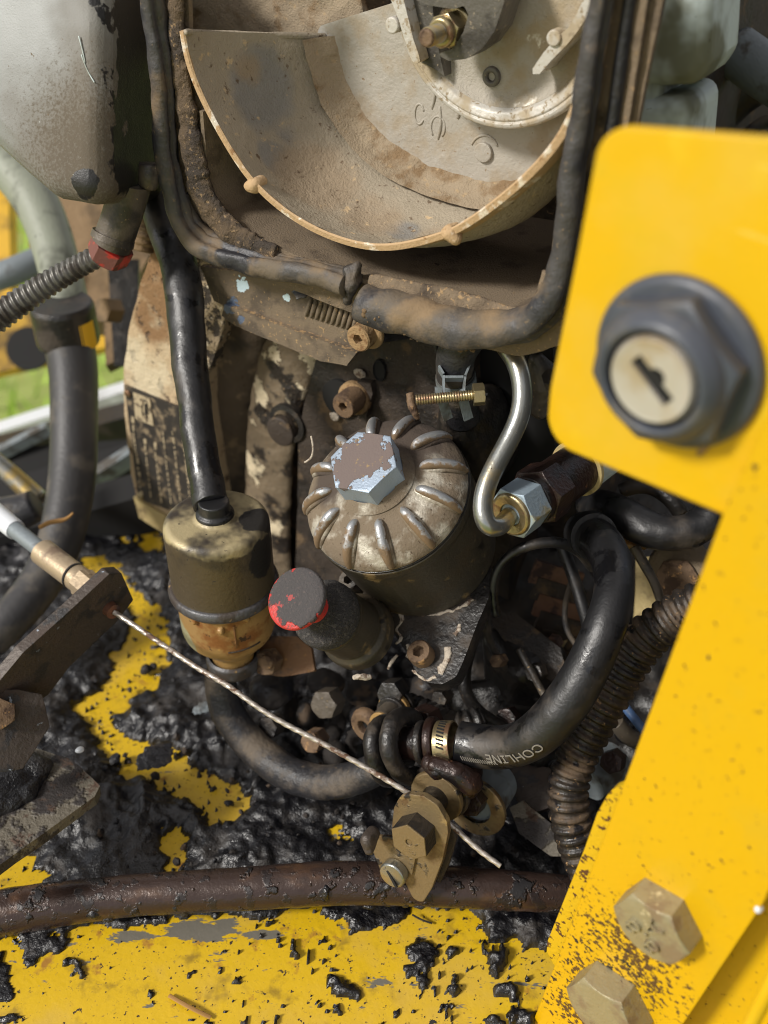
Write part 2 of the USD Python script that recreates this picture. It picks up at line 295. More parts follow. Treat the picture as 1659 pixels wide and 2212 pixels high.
m_foam = M('dusty_foam', S(84, 70, 54), .95, layers=[dict(col=S(52, 44, 37), s=60, lo=.45, hi=.6), dict(col=S(128, 106, 78), s=500, lo=.56, hi=.68)], bump=[(900, .0008), (220, .0014)])
m_ductdark = M('dark_dusty_sheet', S(112, 98, 80), .95, layers=[dict(col=S(84, 72, 58), s=60, lo=.5, hi=.66), dict(col=S(120, 102, 76), s=700, lo=.6, hi=.68)], bump=(1200, .0004))
m_rail = M('dusty_painted_rail', S(112, 98, 80), .92, layers=[dict(col=S(86, 75, 62), s=55, lo=.48, hi=.62), dict(col=S(158, 130, 92), s=500, lo=.6, hi=.7, up=.1), dict(col=S(92, 104, 124), s=150, k=1.5, bw=.8, lo=1.22, hi=1.25, r=.35, h=-.0003, blobs=[(PE(501, 662, -.0125), .0085), (PE(640, 705, -.011), .005), (PE(520, 690, -.011), .004)]),
    dict(col=S(205, 226, 235), s=130, k=1.5, bw=.8, lo=1.26, hi=1.29, r=.4, h=-.0003, blobs=[(PE(527, 618, -.014), .0085), (PE(618, 645, -.014), .0062)])], bump=(1100, .0004))
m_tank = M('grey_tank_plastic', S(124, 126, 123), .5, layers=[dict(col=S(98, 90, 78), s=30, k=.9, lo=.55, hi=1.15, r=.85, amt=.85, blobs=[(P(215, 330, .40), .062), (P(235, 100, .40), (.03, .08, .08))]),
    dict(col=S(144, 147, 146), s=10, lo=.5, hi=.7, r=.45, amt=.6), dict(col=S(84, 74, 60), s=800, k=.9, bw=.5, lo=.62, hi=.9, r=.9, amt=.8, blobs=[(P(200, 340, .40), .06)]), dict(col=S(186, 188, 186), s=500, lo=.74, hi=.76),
    dict(col=S(24, 23, 22), s=70, k=1.0, bw=.8, lo=.74, hi=.78, r=.45, blobs=[(P(275, 345, .42), (.018, .03, .016)), (P(300, 250, .44), (.022, .06, .06)), (P(300, 80, .44), (.022, .07, .07)), (P(310, -80, .44), (.022, .07, .06)), (P(185, 395, .40), .009)]),  # dark blobs put shade on the right face, with grime at its foot
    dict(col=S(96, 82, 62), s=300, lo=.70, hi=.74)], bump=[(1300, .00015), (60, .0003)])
m_tankr = M('grey_green_plastic', S(188, 200, 199), .5, layers=[dict(col=S(112, 114, 96), s=22, lo=.5, hi=.66, r=.7), dict(col=S(70, 66, 56), s=300, lo=.68, hi=.72)], bump=(600, .0002))
m_block = M('grimy_crankcase', S(54, 45, 37), .7, layers=[dict(col=S(34, 30, 27), s=32, lo=.46, hi=.6, r=.5), dict(col=S(96, 78, 56), s=60, lo=.56, hi=.68, r=.9), dict(col=S(130, 110, 80), s=600, lo=.66, hi=.72)], bump=[(600, .0005), (110, .0012)])
m_bell = M('dusty_bell_housing', S(86, 73, 58), .75, layers=[dict(col=S(52, 44, 37), s=40, lo=.46, hi=.62, r=.6), dict(col=S(124, 106, 82), s=90, lo=.56, hi=.70, r=.9)], bump=[(600, .0005), (110, .0010)])
m_crust = M('flaking_cream_paint', S(112, 98, 78), .75, layers=[dict(col=S(205, 190, 160), s=70, k=2.2, bw=.75, nr=.7, lo=1.42, hi=1.50, r=.6, h=.0008, blobs=[(PE(668, 780, -.05), (.014, .014, .02)), (PE(640, 850, -.05), .012), (PE(560, 860, -.05), (.008, .008, .02)), (PE(590, 740, -.05), (.007, .007, .02)), (PE(545, 1000, -.05), (.014, .014, .02)), (PE(545, 1110, -.05), .014), (PE(590, 1150, -.05), .012)]),
    dict(col=S(40, 34, 29), s=45, lo=.52, hi=.6, r=.5), dict(col=S(120, 100, 74), s=400, lo=.6, hi=.7)], bump=[(500, .0006), (120, .001)])
m_cover = M('dusty_tan_cover', S(176, 154, 122), .8, layers=[dict(col=S(128, 98, 66), s=40, k=.8, lo=.5, hi=.9, r=.9, blobs=[(PE(345, 600, -.03), .034), (PE(330, 520, -.03), .034), (PE(330, 690, -.03), .02)]), dict(col=S(86, 66, 48), s=120, lo=.58, hi=.66, h=-.0005), dict(col=S(200, 188, 160), s=60, k=1.2, bw=.6, lo=.7, hi=1.05, r=.6, amt=.7, blobs=[(PE(310, 810, -.03), .034)])], bump=[(500, .0007), (120, .0012)])
m_flake = M('cracked_pale_grime', S(150, 132, 106), .8, layers=[dict(col=S(54, 46, 38), s=170, lo=.46, hi=.54, h=-.0012), dict(col=S(206, 192, 166), s=220, lo=.6, hi=.66)], bump=(600, .001))
m_plate = M('name_plate_black', S(46, 42, 38), .55, layers=[dict(col=S(128, 112, 88), s=160, lo=.5, hi=.68, r=.9)], bump=(900, .0002))
m_plateink = M('name_plate_print', S(176, 160, 130), .6, .1, layers=[dict(col=S(90, 78, 62), s=300, lo=.52, hi=.62)], bump=(900, .0002))
m_black = M('oily_black_paint', S(30, 28, 27), .36, layers=[dict(col=S(60, 52, 44), s=50, lo=.5, hi=.66, r=.7), dict(col=S(100, 84, 64), s=600, lo=.68, hi=.73, r=.9)], bump=[(500, .0004), (90, .0006)])
m_capm = M('dusty_alloy_cap', S(178, 172, 158), .4, .3, layers=[dict(col=S(110, 97, 80), s=75, lo=.33, hi=.52, r=.9, h=.0002), dict(col=S(70, 60, 52), s=50, k=.9, lo=.62, hi=.95, r=.92, blobs=[(P(880, 970, .43), .034), (P(800, 920, .43), .03), (P(930, 1030, .43), .024), (P(710, 1020, .42), .02)]), dict(col=S(70, 56, 42), s=600, lo=.62, hi=.7, r=.9)], bump=[(1000, .0003), (200, .0003)])  # dark blobs: dust, and the hexagon's shadow painted on its right
m_rib = M('worn_alloy_rib', S(168, 170, 172), .34, .65, layers=[dict(col=S(112, 92, 68), s=190, k=1.0, up=-.36, lo=.22, hi=.42, r=.9), dict(col=S(100, 84, 64), s=260, lo=.58, hi=.66, r=.9)], bump=(900, .00015))  # dust kept off upward faces, so sky-lit tops are painted in
m_hexcap = M('worn_alloy_hex', S(152, 166, 182), .38, .35, bevel=.0008, layers=[dict(col=S(104, 92, 88), s=120, k=1.7, nr=.68, lo=1.16, hi=1.21, r=.9, h=.0004, blobs=[(P(785, 985, .403), .016), (P(755, 1020, .403), .010), (P(820, 1000, .403), .010)]), dict(col=S(140, 118, 84), s=260, lo=.62, hi=.68, r=.9)], bump=[(1100, .0002)])
m_filt = M('oily_olive_metal', S(62, 57, 47), .42, .3, layers=[dict(col=S(56, 48, 36), s=40, lo=.48, hi=.62, r=.5), dict(col=S(110, 92, 62), s=90, lo=.58, hi=.7, r=.6), dict(col=S(24, 22, 20), s=60, lo=.62, hi=.68, r=.35)], bump=[(700, .0002)])
m_crustw = M('white_crust', S(172, 161, 146), .9, layers=[dict(col=S(110, 92, 78), s=300, lo=.52, hi=.62)], bump=(900, .0006))
m_knob = M('red_knob_grimed', S(176, 50, 46), .45, layers=[dict(col=S(66, 63, 63), s=130, k=1.1, lo=.80, hi=.86, r=.9, h=.0004, blobs=[(P(646, 1272, .398), .0215), (P(690, 1250, .405), .012)]), dict(col=S(84, 76, 74), s=800, lo=.55, hi=.7, r=.95), dict(col=S(146, 62, 60), s=260, k=1.6, bw=.6, lo=1.12, hi=1.18, r=.7, blobs=[(P(612, 1296, .40), .0075), (P(590, 1310, .40), .005)])], bump=[(1000, .0005), (300, .0003)])
m_felt = M('felted_dust_black', S(50, 48, 47), .95, layers=[dict(col=S(74, 70, 66), s=700, lo=.5, hi=.66), dict(col=S(150, 58, 46), s=120, k=.7, lo=.84, hi=.95, r=.7, blobs=[(P(705, 1365, .42), .009), (P(745, 1405, .42), .006)])], bump=[(1200, .0008), (300, .001)])
m_gold = M('faded_gold_plate', S(178, 160, 112), .42, .35, layers=[dict(col=S(120, 92, 48), s=60, lo=.5, hi=.62, r=.6), dict(col=S(52, 44, 34), s=150, lo=.6, hi=.66, r=.6), dict(col=S(208, 196, 160), s=30, lo=.56, hi=.66, r=.4, m=.3)], bump=(700, .0002))
m_goldtop = M('grimed_gold_drum', S(80, 70, 53), .42, .2, layers=[dict(col=S(168, 154, 118), s=50, k=.7, lo=.72, hi=.82, r=.4, m=.3, blobs=[(P(462, 1114, .44), (.06, .06, .0145))]), dict(col=S(48, 42, 35), s=30, lo=.46, hi=.62, r=.5), dict(col=S(30, 28, 26), s=60, k=.8, lo=.8, hi=.86, r=.5, blobs=[(P(560, 1120, .44), .014), (P(575, 1200, .44), .018)]), dict(col=S(44, 38, 30), s=400, lo=.66, hi=.71)], bump=[(600, .0002), (80, .0003)])
m_orange = M('amber_filter_cup', S(158, 126, 78), .42, .15, layers=[dict(col=S(126, 82, 42), s=45, lo=.5, hi=.62, r=.5), dict(col=S(142, 138, 108), s=60, k=.8, lo=.72, hi=.78, r=.6, blobs=[(P(398, 1385, .47), (.011, .02, .018))]), dict(col=S(64, 46, 28), s=160, lo=.62, hi=.68), dict(col=S(210, 160, 80), s=80, lo=.62, hi=.7)], bump=(700, .0002))
m_amberdark = M('amber_stained_steel', S(118, 84, 50), .5, .15, layers=[dict(col=S(60, 46, 34), s=70, lo=.48, hi=.6, r=.6), dict(col=S(150, 112, 66), s=160, lo=.6, hi=.68)], bump=(700, .0003))
m_ring = M('dark_flange_steel', S(88, 88, 90), .45, .4, layers=[dict(col=S(58, 50, 44), s=70, lo=.45, hi=.58, r=.6), dict(col=S(140, 112, 70), s=200, lo=.62, hi=.68)], bump=(600, .0003))
m_steel = M('zinc_steel', S(150, 152, 148), .26, .9, layers=[dict(col=S(166, 142, 84), s=40, lo=.5, hi=.66, r=.35, m=.8), dict(col=S(70, 62, 52), s=300, lo=.66, hi=.72, r=.7)], bump=(500, .0001))
m_zinc = M('yellow_zinc', S(160, 146, 112), .3, .85, bevel=.0004, layers=[dict(col=S(120, 92, 70), s=90, lo=.52, hi=.62, r=.4, m=.6), dict(col=S(64, 56, 46), s=260, lo=.64, hi=.7, r=.8)], bump=(600, .00015))
m_nutsilver = M('bright_zinc_nut', S(150, 166, 178), .34, .35, bevel=.0006, layers=[dict(col=S(60, 60, 60), s=60, lo=.6, hi=.68, r=.5, m=.4), dict(col=S(200, 184, 130), s=50, lo=.58, hi=.68, r=.35, m=.8)], bump=(800, .0002))
m_brass = M('dull_brass', S(124, 107, 78), .4, .45, bevel=.0007, layers=[dict(col=S(96, 74, 46), s=80, lo=.48, hi=.64, r=.6, m=.25), dict(col=S(36, 32, 30), s=110, lo=.57, hi=.65, r=.5, h=.0003), dict(col=S(180, 154, 106), s=60, lo=.6, hi=.7, r=.35, m=.6)], bump=(700, .00025))
m_brown = M('oily_brown_steel', S(44, 30, 26), .3, .35, bevel=.0006, layers=[dict(col=S(20, 16, 16), s=60, lo=.5, hi=.62, r=.35), dict(col=S(104, 66, 40), s=240, lo=.66, hi=.72, r=.6)], bump=(700, .0003))
m_rust = M('rust_brown_bolt', S(108, 86, 64), .7, .1, bevel=.0005, layers=[dict(col=S(72, 54, 40), s=120, lo=.5, hi=.62), dict(col=S(166, 128, 84), s=260, lo=.6, hi=.7)], bump=(800, .0004))
m_dustbolt = M('dust_caked_bolt', S(146, 119, 84), .95, layers=[dict(col=S(118, 88, 56), s=260, lo=.52, hi=.64)], bump=(900, .0006))
m_fray = M('frayed_dusty_rubber', S(104, 84, 60), .9, layers=[dict(col=S(56, 48, 42), s=200, lo=.48, hi=.6)], bump=(900, .0006))
m_plated = M('olive_plated_bolt', S(150, 141, 112), .42, .35, bevel=.0006, layers=[dict(col=S(128, 110, 84), s=55, lo=.5, hi=.62, r=.65, m=.15), dict(col=S(86, 70, 50), s=260, lo=.66, hi=.71, r=.8), dict(col=S(200, 188, 152), s=90, lo=.62, hi=.7, r=.35)], bump=[(500, .0003), (120, .0004)])
m_greymet = M('dull_grey_metal', S(120, 128, 132), .5, .3, layers=[dict(col=S(70, 66, 60), s=50, lo=.5, hi=.64, r=.7)], bump=(500, .0003))
m_darkmet = M('dark_bracket_steel', S(66, 58, 52), .5, .3, bevel=.0007, layers=[dict(col=S(62, 51, 44), s=60, lo=.5, hi=.64, r=.75), dict(col=S(34, 32, 32), s=90, lo=.54, hi=.62, r=.5), dict(col=S(150, 160, 172), s=240, lo=.68, hi=.72, r=.4, m=.5)], bump=(600, .0004))
m_rustplate = M('corroded_bracket', S(98, 92, 80), .6, .15, layers=[dict(col=S(40, 35, 33), s=55, lo=.44, hi=.52, r=.7, h=.0006), dict(col=S(74, 56, 44), s=110, lo=.56, hi=.66, r=.85)], bump=[(500, .0006), (120, .001)])
m_wire = M('bare_wire_rope', S(190, 182, 172), .35, .7, layers=[dict(col=S(96, 72, 56), s=130, lo=.52, hi=.62, r=.7, m=.1)], bump=(1500, .0001))
m_sleeve = M('copper_brown_sleeve', S(110, 74, 58), .45, .3, layers=[dict(col=S(60, 44, 40), s=90, lo=.5, hi=.62)], bump=(600, .0003))
m_tanbarrel = M('tan_plated_barrel', S(168, 150, 124), .42, .5, layers=[dict(col=S(116, 98, 80), s=60, lo=.5, hi=.62, r=.6)], bump=(600, .0002))
m_plastic = M('black_switch_plastic', S(62, 66, 75), .4, bevel=.0012, layers=[dict(col=S(82, 80, 78), s=60, lo=.5, hi=.7, r=.65)], bump=(500, .0001))
m_keyface = M('satin_key_barrel', S(182, 176, 168), .34, .35, layers=[dict(col=S(176, 160, 136), s=40, lo=.5, hi=.66, r=.4, m=.5)], bump=(500, .0001))
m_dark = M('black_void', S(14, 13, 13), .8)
m_palehose = M('pale_grey_hose', S(128, 132, 118), .5, layers=[dict(col=S(90, 92, 82), s=30, lo=.5, hi=.66), dict(col=S(66, 64, 56), s=200, lo=.68, hi=.74)], bump=(400, .0003))
m_red = M('red_plastic_nut', S(176, 42, 34), .42, bevel=.0006, layers=[dict(col=S(104, 62, 54), s=80, lo=.46, hi=.56, r=.7)], bump=(600, .0002))
m_pipe = M('dusty_dark_pipe', S(84, 76, 66), .5, .2, layers=[dict(col=S(44, 40, 36), s=50, lo=.48, hi=.6, r=.4), dict(col=S(140, 120, 90), s=500, lo=.64, hi=.72, r=.9)], bump=(600, .0003))
m_braid = M('steel_flex_hose', S(110, 108, 104), .38, .6, layers=[dict(col=S(54, 48, 42), s=60, lo=.48, hi=.6, r=.6, m=.2)], bump=(500, .0002))
m_yfar = M('yellow_frame_paint', (.62, .36, .015), .5, layers=[dict(col=S(96, 74, 30), s=14, lo=.5, hi=.66, r=.7)])
m_white = M('pale_sunlit_metal', S(206, 210, 214), .45, .1, layers=[dict(col=S(160, 160, 158), s=20, lo=.5, hi=.7)])
m_tanfar = M('dusty_tan_metal', S(132, 108, 78), .8, layers=[dict(col=S(92, 76, 56), s=22, lo=.48, hi=.62)], bump=(200, .001))
m_ydirty = M('chipped_yellow_paint', (.58, .340, .001), .38, bevel=.001, layers=[dict(col=(.54, .33, .004), s=40, lo=.5, hi=.75, r=.55),
    dict(col=S(84, 58, 18), s=480, k=1.0, bw=.22, lo=.645, hi=.72, r=.85, h=.0003, blobs=[(onp(1370, 2040, unit([-.68, -.73, 0]), -.197), .034), (onp(1300, 2120, unit([-.68, -.73, 0]), -.197), .03), (onp(1250, 2180, unit([-.68, -.73, 0]), -.197), .022), (onp(1420, 2110, unit([-.68, -.73, 0]), -.197), .02)]),
    dict(col=S(52, 42, 26), s=170, k=1.0, bw=.26, lo=.72, hi=.745, r=.85, h=.0004, blobs=[(onp(1310, 2060, unit([-.68, -.73, 0]), -.197), .022), (onp(1270, 2130, unit([-.68, -.73, 0]), -.197), .024), (onp(1360, 2080, unit([-.68, -.73, 0]), -.197), .016)]),
    dict(col=S(120, 80, 16), s=300, lo=.73, hi=.76)], bump=[(700, .00015)])
m_ytab = M('speckled_yellow_paint', (.56, .355, .005), .45, bevel=.0008, layers=[dict(col=S(84, 52, 18), s=330, lo=.57, hi=.61, r=.85, h=.0003), dict(col=S(40, 30, 22), s=140, lo=.66, hi=.66, r=.8)], bump=(600, .0003))
m_grass = M('lawn', S(138, 148, 78), .8, layers=[dict(col=S(126, 144, 62), s=6, lo=.45, hi=.65), dict(col=S(150, 140, 70), s=14, lo=.6, hi=.75)])
m_blade = M('grass_blade', S(164, 200, 72), .6, layers=[dict(col=S(140, 176, 60), s=9, lo=.45, hi=.65)])
m_straw = M('dry_straw', S(150, 112, 62), .8)
m_blue = M('blue_cable_sheath', S(70, 96, 136), .4, layers=[dict(col=S(50, 56, 66), s=60, lo=.5, hi=.62)])
m_copper = M('oily_copper', S(112, 82, 64), .5, .3, layers=[dict(col=S(60, 44, 38), s=90, lo=.5, hi=.62)], bump=(600, .0003))
m_ink = M('faded_white_print', S(120, 115, 106), .7, layers=[dict(col=S(44, 42, 40), s=600, lo=.67, hi=.75)])
m_cream = M('cream_engine_paint', S(170, 152, 106), .6, layers=[dict(col=S(96, 80, 56), s=50, lo=.5, hi=.64)], bump=(400, .0004))

# ------------------------------------------------------------------ the setting: lawn, machine tray
Z = np.array([0, 0, 1.]); AX = camdir(-.34, .46, .82)
def sheet(x0, x1, y0, y1, step, fz):
    xs, ys = np.arange(x0, x1 + step, step), np.arange(y0, y1 + step, step); X, Y = np.meshgrid(xs, ys, indexing='ij'); V = np.stack([X, Y, fz(X, Y)], -1).reshape(-1, 3)
    n, m = X.shape; i, j = np.meshgrid(np.arange(n - 1), np.arange(m - 1), indexing='ij'); a = (i * m + j).ravel()
    F = np.concatenate([np.stack([a, a + m, a + m + 1], 1), np.stack([a, a + m + 1, a + 1], 1)]); return V, F
GZ = -0.62
V, F = sheet(-40, 40, -40, 40, 2.0, lambda x, y: 0 * x + GZ)
one('lawn_ground', 'sunlit green lawn under and behind the machine', 'lawn', trimesh.Trimesh(V, F, process=False), m_grass, kind='structure')
bl = []
for k in range(5000):
    x, y = rng.uniform(-2.6, -0.3), rng.uniform(1.2, 4.2); h, w, a, t = rng.uniform(.03, .08), .004, rng.uniform(0, 6.28), rng.uniform(-.03, .03, 2)
    d = np.array([math.cos(a), math.sin(a)]) * w
    bl.append([(x - d[0], y - d[1], GZ), (x + d[0], y + d[1], GZ), (x + t[0], y + t[1], GZ + h)])
one('lawn_blades', 'blurred bright green grass seen past the hoses', 'grass', trimesh.Trimesh(np.array(bl).reshape(-1, 3), np.arange(15000).reshape(-1, 3), process=False), m_blade, kind='stuff', smooth=False)

def tray_z(X, Y):                            # the front lip rolls down towards the viewer
    t = np.clip(0.235 - Y, 0, 1); return -1.1 * t ** 2 - 0.0005
V, F = sheet(-.62, .50, .02, .56, .01, tray_z); Vb = V.copy(); Vb[:, 2] -= .004
one('machine_tray', 'flat yellow chassis tray under the engine, smeared with grease', 'chassis tray', cat(trimesh.Trimesh(V, F, process=False), trimesh.Trimesh(Vb, F[:, ::-1], process=False)), m_ytray, smooth=True, kind='structure')

bare = [[(150, 1250), (205, 1213), (235, 1205), (290, 1258), (335, 1310), (372, 1360), (366, 1425), (335, 1452), (322, 1490), (285, 1512), (258, 1545), (262, 1580), (285, 1596), (322, 1588), (345, 1612), (400, 1632), (430, 1668), (470, 1700), (520, 1706), (537, 1755), (505, 1788), (455, 1778), (415, 1745), (375, 1708), (318, 1690), (275, 1700), (252, 1652), (215, 1605), (152, 1530), (225, 1478), (250, 1400), (292, 1330), (250, 1295), (190, 1270)],
        [(255, 1160), (290, 1130), (330, 1120), (352, 1165), (352, 1195), (300, 1178)], [(352, 1800), (392, 1786), (412, 1822), (402, 1850), (400, 1885), (350, 1890), (362, 1840)],
        [(-60, 1905), (0, 1872), (62, 1840), (75, 1862), (60, 1895), (125, 1900), (60, 1945), (-60, 1960)], [(712, 1794), (735, 1782), (750, 1806), (742, 1822), (718, 1812)], [(752, 1812), (768, 1810), (768, 1822), (754, 1824)],
        [(-300, 2070), (0, 2048), (25, 2030), (70, 2035), (100, 2050), (110, 2020), (170, 2000), (240, 2005), (330, 1990), (560, 1984), (690, 1960), (705, 1990), (740, 1962), (745, 1995), (755, 2015), (790, 2012), (820, 2002), (850, 2005), (880, 1975), (930, 1960), (985, 1952), (1015, 1965), (1035, 2005), (1060, 2040), (1100, 2030), (1240, 2060), (1900, 2080), (1900, 2900), (-300, 2900)]]
blots = [(735, 2140, 40, 22), (712, 2128, 22, 18), (760, 2152, 18, 14), (898, 2050, 24, 26), (915, 2075, 18, 30), (885, 2100, 22, 16), (906, 2135, 14, 30), (970, 2052, 15, 20), (1065, 2075, 24, 28), (846, 2030, 9, 11), (712, 2097, 8, 7), (0, 2110, 32, 55), (95, 2050, 60, 22), (85, 2068, 20, 12), (145, 2025, 15, 24), (70, 2080, 12, 9), (170, 2092, 17, 14), (180, 2100, 10, 18), (265, 2039, 6, 10), (975, 2140, 14, 16), (983, 2108, 9, 11), (1100, 2148, 36, 18), (1130, 2190, 40, 22), (415, 2110, 12, 10), (323, 2165, 8, 10), (960, 2178, 8, 9), (862, 2200, 8, 12), (720, 2192, 10, 6), (1040, 2050, 6, 9), (1060, 2208, 30, 16), (20, 2200, 20, 12), (455, 2205, 14, 12)]
def grease():
    st = .0011; V, F = sheet(-.46, .30, .16, .57, st, lambda X, Y: 0 * X)
    R = V - CAM; dd = R @ FW; U = 829.5 + FPX * (R @ RT) / dd; W = 1106 - FPX * (R @ UP) / dd
    w = meshkit.fbm(V * 55, 4, 3) - .5; w2 = meshkit.fbm(V * 170, 3, 8) - .5
    w3 = meshkit.fbm(V * 480, 2, 31) - .5
    U2, W2 = U + 44 * w + 34 * w2 + 14 * w3, W + 44 * (meshkit.fbm(V * 55, 4, 5) - .5) + 34 * (meshkit.fbm(V * 170, 3, 6) - .5) - 14 * w3
    pts = shapely.points(U2, W2); sd = np.full(len(V), 1e9)
    for b in bare:
        g = Polygon(b).buffer(0); shapely.prepare(g); ins = shapely.contains(g, pts); near = np.full(len(V), 1e9)
        x0, y0, x1, y1 = g.bounds; sel = (U2 > x0 - 60) & (U2 < x1 + 60) & (W2 > y0 - 60) & (W2 < y1 + 60)
        near[sel] = shapely.distance(g.boundary, pts[sel]); sd = np.minimum(sd, np.where(ins, -near, near))
    for (u, v, a, b) in blots:
        q = np.hypot((U2 - u) / a, (W2 - v) / b); sd = np.maximum(sd, (1 - q) * min(a, b))
    sm = np.clip(sd / 45, -1, 1)
    spk = meshkit.fbm(V * 420, 2, 12); field = meshkit.fbm(V * 40, 3, 14)
    front = W > 1960
    inside = (sd < 0)
    sd = np.where(inside & front & (spk > .91 - .17 * np.clip((field - .42) * 4, 0, 1) - .05 * np.clip((420 - U) / 400, 0, 1)), 5, sd)
    sd = np.where(inside & ~front & (spk > .79), 6, sd); sm = np.clip(sd / 45, -1, 1)
    lump = meshkit.fbm(V * 95, 4, 21); lump2 = meshkit.fbm(V * 300, 3, 22)
    lump = 1 - np.abs(meshkit.fbm(V * 70, 3, 21) - .5) * 3.2; big = meshkit.fbm(V * 22, 3, 25)
    h = np.where(sd > 0, .0005 + np.clip(sm, 0, 1) ** .5 * (.0048 * np.clip(lump, 0, 1) * big * 1.6 + .004 * np.clip(big * 2 - .7, 0, 1)) + .0012 * (lump2 - .45) * np.clip(sd / 8, 0, 1), -.002)
    V[:, 2] = tray_z(V[:, 0], V[:, 1]) + h
    keep = (h[F] > 0).any(1); F = F[keep]; use = np.unique(F); mp = np.zeros(len(V), int); mp[use] = np.arange(len(use))
    return trimesh.Trimesh(V[use], mp[F], process=False)
one('grease_cake', 'caked black grease and dirt lying on the yellow tray', 'grease', grease(), m_grease, smooth=True, kind='stuff')
ck = []
for k in range(260):
    u, v = rng.uniform(180, 1280), rng.uniform(1400, 1880); p = tray_pt(u, v, .003 + rng.uniform(0, .003)); s = abs(rng.normal(0, .0008)) + .0004
    b = trimesh.creation.icosphere(1, 1.0); b.vertices *= s * rng.uniform(.5, 1.5, 3); b.vertices *= 1 + .35 * (rng.random((len(b.vertices), 1)) - .5)
    b.apply_transform(trimesh.transformations.random_rotation_matrix(rng.random(3))); b.vertices += p; ck.append(b)
one('dirt_crumbs', 'dry brown crumbs of dirt scattered on the greasy tray', 'dirt crumbs', cat(ck), m_chunk, smooth=False, kind='stuff')
def bit(name, label, pts, w, t, mat, catg):
    one(name, label, catg, tube([(*p, w) for p in pts], n=14, k=8, flat=(t, 1)), mat)
def on_tray(u, v, h=.001):
    p = tray_pt(u, v); p[2] = float(tray_z(p[0], p[1])) + h; return p
bit('straw', 'dry brown straw lying on the yellow tray at the bottom edge', [on_tray(366, 2152, .0015), on_tray(410, 2180, .003), on_tray(455, 2198, .0015)], .0009, .6, m_straw, 'straw')
bit('straw', 'thin dark straw on the yellow paint under the lever', [on_tray(890, 1985, .004), on_tray(910, 1993, .003), on_tray(933, 1997, .0015)], .0005, .8, m_chunk, 'straw')
for lab, c, r in (('flat brown leaf scrap in the grease left of the bent black hose', (335, 1635, .02), (.0085, .006, .0012)), ('tan leaf scrap in the dirt beside the wire rope', (815, 1708, .012), (.007, .004, .001)), ('bluish flake of paint lying in the dirt under the amber filter', (443, 1528, .02), (.006, .003, .0012))):
    b = jag(trimesh.creation.icosphere(4, 1.0), .7, 1.9, 3); one('leaf_scrap', lab, 'scrap', put(trimesh.Trimesh(b.vertices * np.array(r), b.faces, process=False), frame(tray_pt(*c), camdir(.1, .6, .7))), m_greymet if 'flake' in lab else m_chunk)

# ------------------------------------------------------------------ cross tube on the tray
R0 = [(-160, 2010, .452, 52), (0, 1973, .45, 50), (150, 1950, .45, 46), (300, 1933, .449, 43.5), (553, 1918, .447, 45), (720, 1908, .446, 46), (900, 1912, .446, 44), (1080, 1922, .447, 42), (1230, 1932, .449, 40), (1420, 1950, .452, 38)]
one('cross_tube', 'long rusty brown tube lying across the yellow tray', 'tube', tp(R0, n=220, k=32, amp=.0004, sc=160), m_rod, smooth=True)
cl = []
for k in range(90):
    u = rng.choice([rng.uniform(-20, 420), rng.uniform(690, 1000)]); t = np.interp(u, [r[0] for r in R0], range(len(R0))); i = int(t); q = np.array(R0[i]) * (1 - t + i) + np.array(R0[min(i + 1, len(R0) - 1)]) * (t - i)
    w = rng.uniform(.0, 1.0); p = P(u, q[1] + w * q[3] * .98, q[2] - q[3] * q[2] / FPX * math.sqrt(max(0, 1 - w * w)) * .85); s = abs(rng.normal(0, .0011)) + .0006
    b = trimesh.creation.icosphere(1, 1.0); b.vertices *= s * rng.uniform(.6, 1.5, 3); b.vertices *= 1 + .4 * (rng.random((len(b.vertices), 1)) - .5); b.vertices += p; cl.append(b)
one('grease_clots', 'small black grease clots stuck to the rusty cross tube', 'grease', cat(cl), m_grease, smooth=True, kind='stuff')

# ------------------------------------------------------------------ engine front: duct, seal, blower housing
DL = [(396, -260), (400, 0), (404, 130), (434, 240), (447, 400), (478, 470), (540, 512), (620, 548), (760, 600), (900, 642), (1100, 682), (1165, 660), (1190, 590), (1204, 480), (1246, 200), (1300, -260)]
def e2(u, v, c=0.0):
    q = eco(PE(u, v, c)); return q[:2]
EF = np.eye(4); EF[:3, 0], EF[:3, 1], EF[:3, 2] = E1, Z, EN
def eplate(poly, c0, c1):                    # an outline in the engine's own plane between two depths
    m = EF.copy(); m[:3, 3] = EN * (EC + c0); return extr(poly, c1 - c0, m)
ln = LineString([e2(*q) for q in DL])
duct = Thing('air_duct', 'dusty sheet metal air duct mouth around the blower housing', 'air duct', PE(760, 600))
lnw = LineString([e2(*q) for q in DL[3:-1]])
duct.p('duct_wall', dense(eplate(lnw.buffer(.0009, cap_style=2), -.10, 0), .012), m_ductdark, smooth=50)
fl = ln.buffer(.0175, cap_style=2, single_sided=True).difference(ln.buffer(.001))
fr = ln.buffer(-.0175, cap_style=2, single_sided=True).difference(ln.buffer(.001))
out_side = fl if fl.centroid.y < fr.centroid.y else fr
duct.p('flange', jag(dense(eplate(out_side, -.005, -.003), .003), .0006, 160), m_duct, smooth=50)
hullp = Polygon([e2(*q) for q in DL])
duct.p('back_panel', jag(dense(eplate(hullp.buffer(.012), -.103, -.100), .004), .0012, 90, 4), m_duct, smooth=50)
foam = [(PE(u, v, .001), r) for u, v, r in [(376, -120, 18), (382, 60, 20), (390, 160, 22), (406, 260, 28), (420, 350, 32), (442, 430, 34), (486, 490, 34), (545, 532, 30), (600, 552, 22)]]
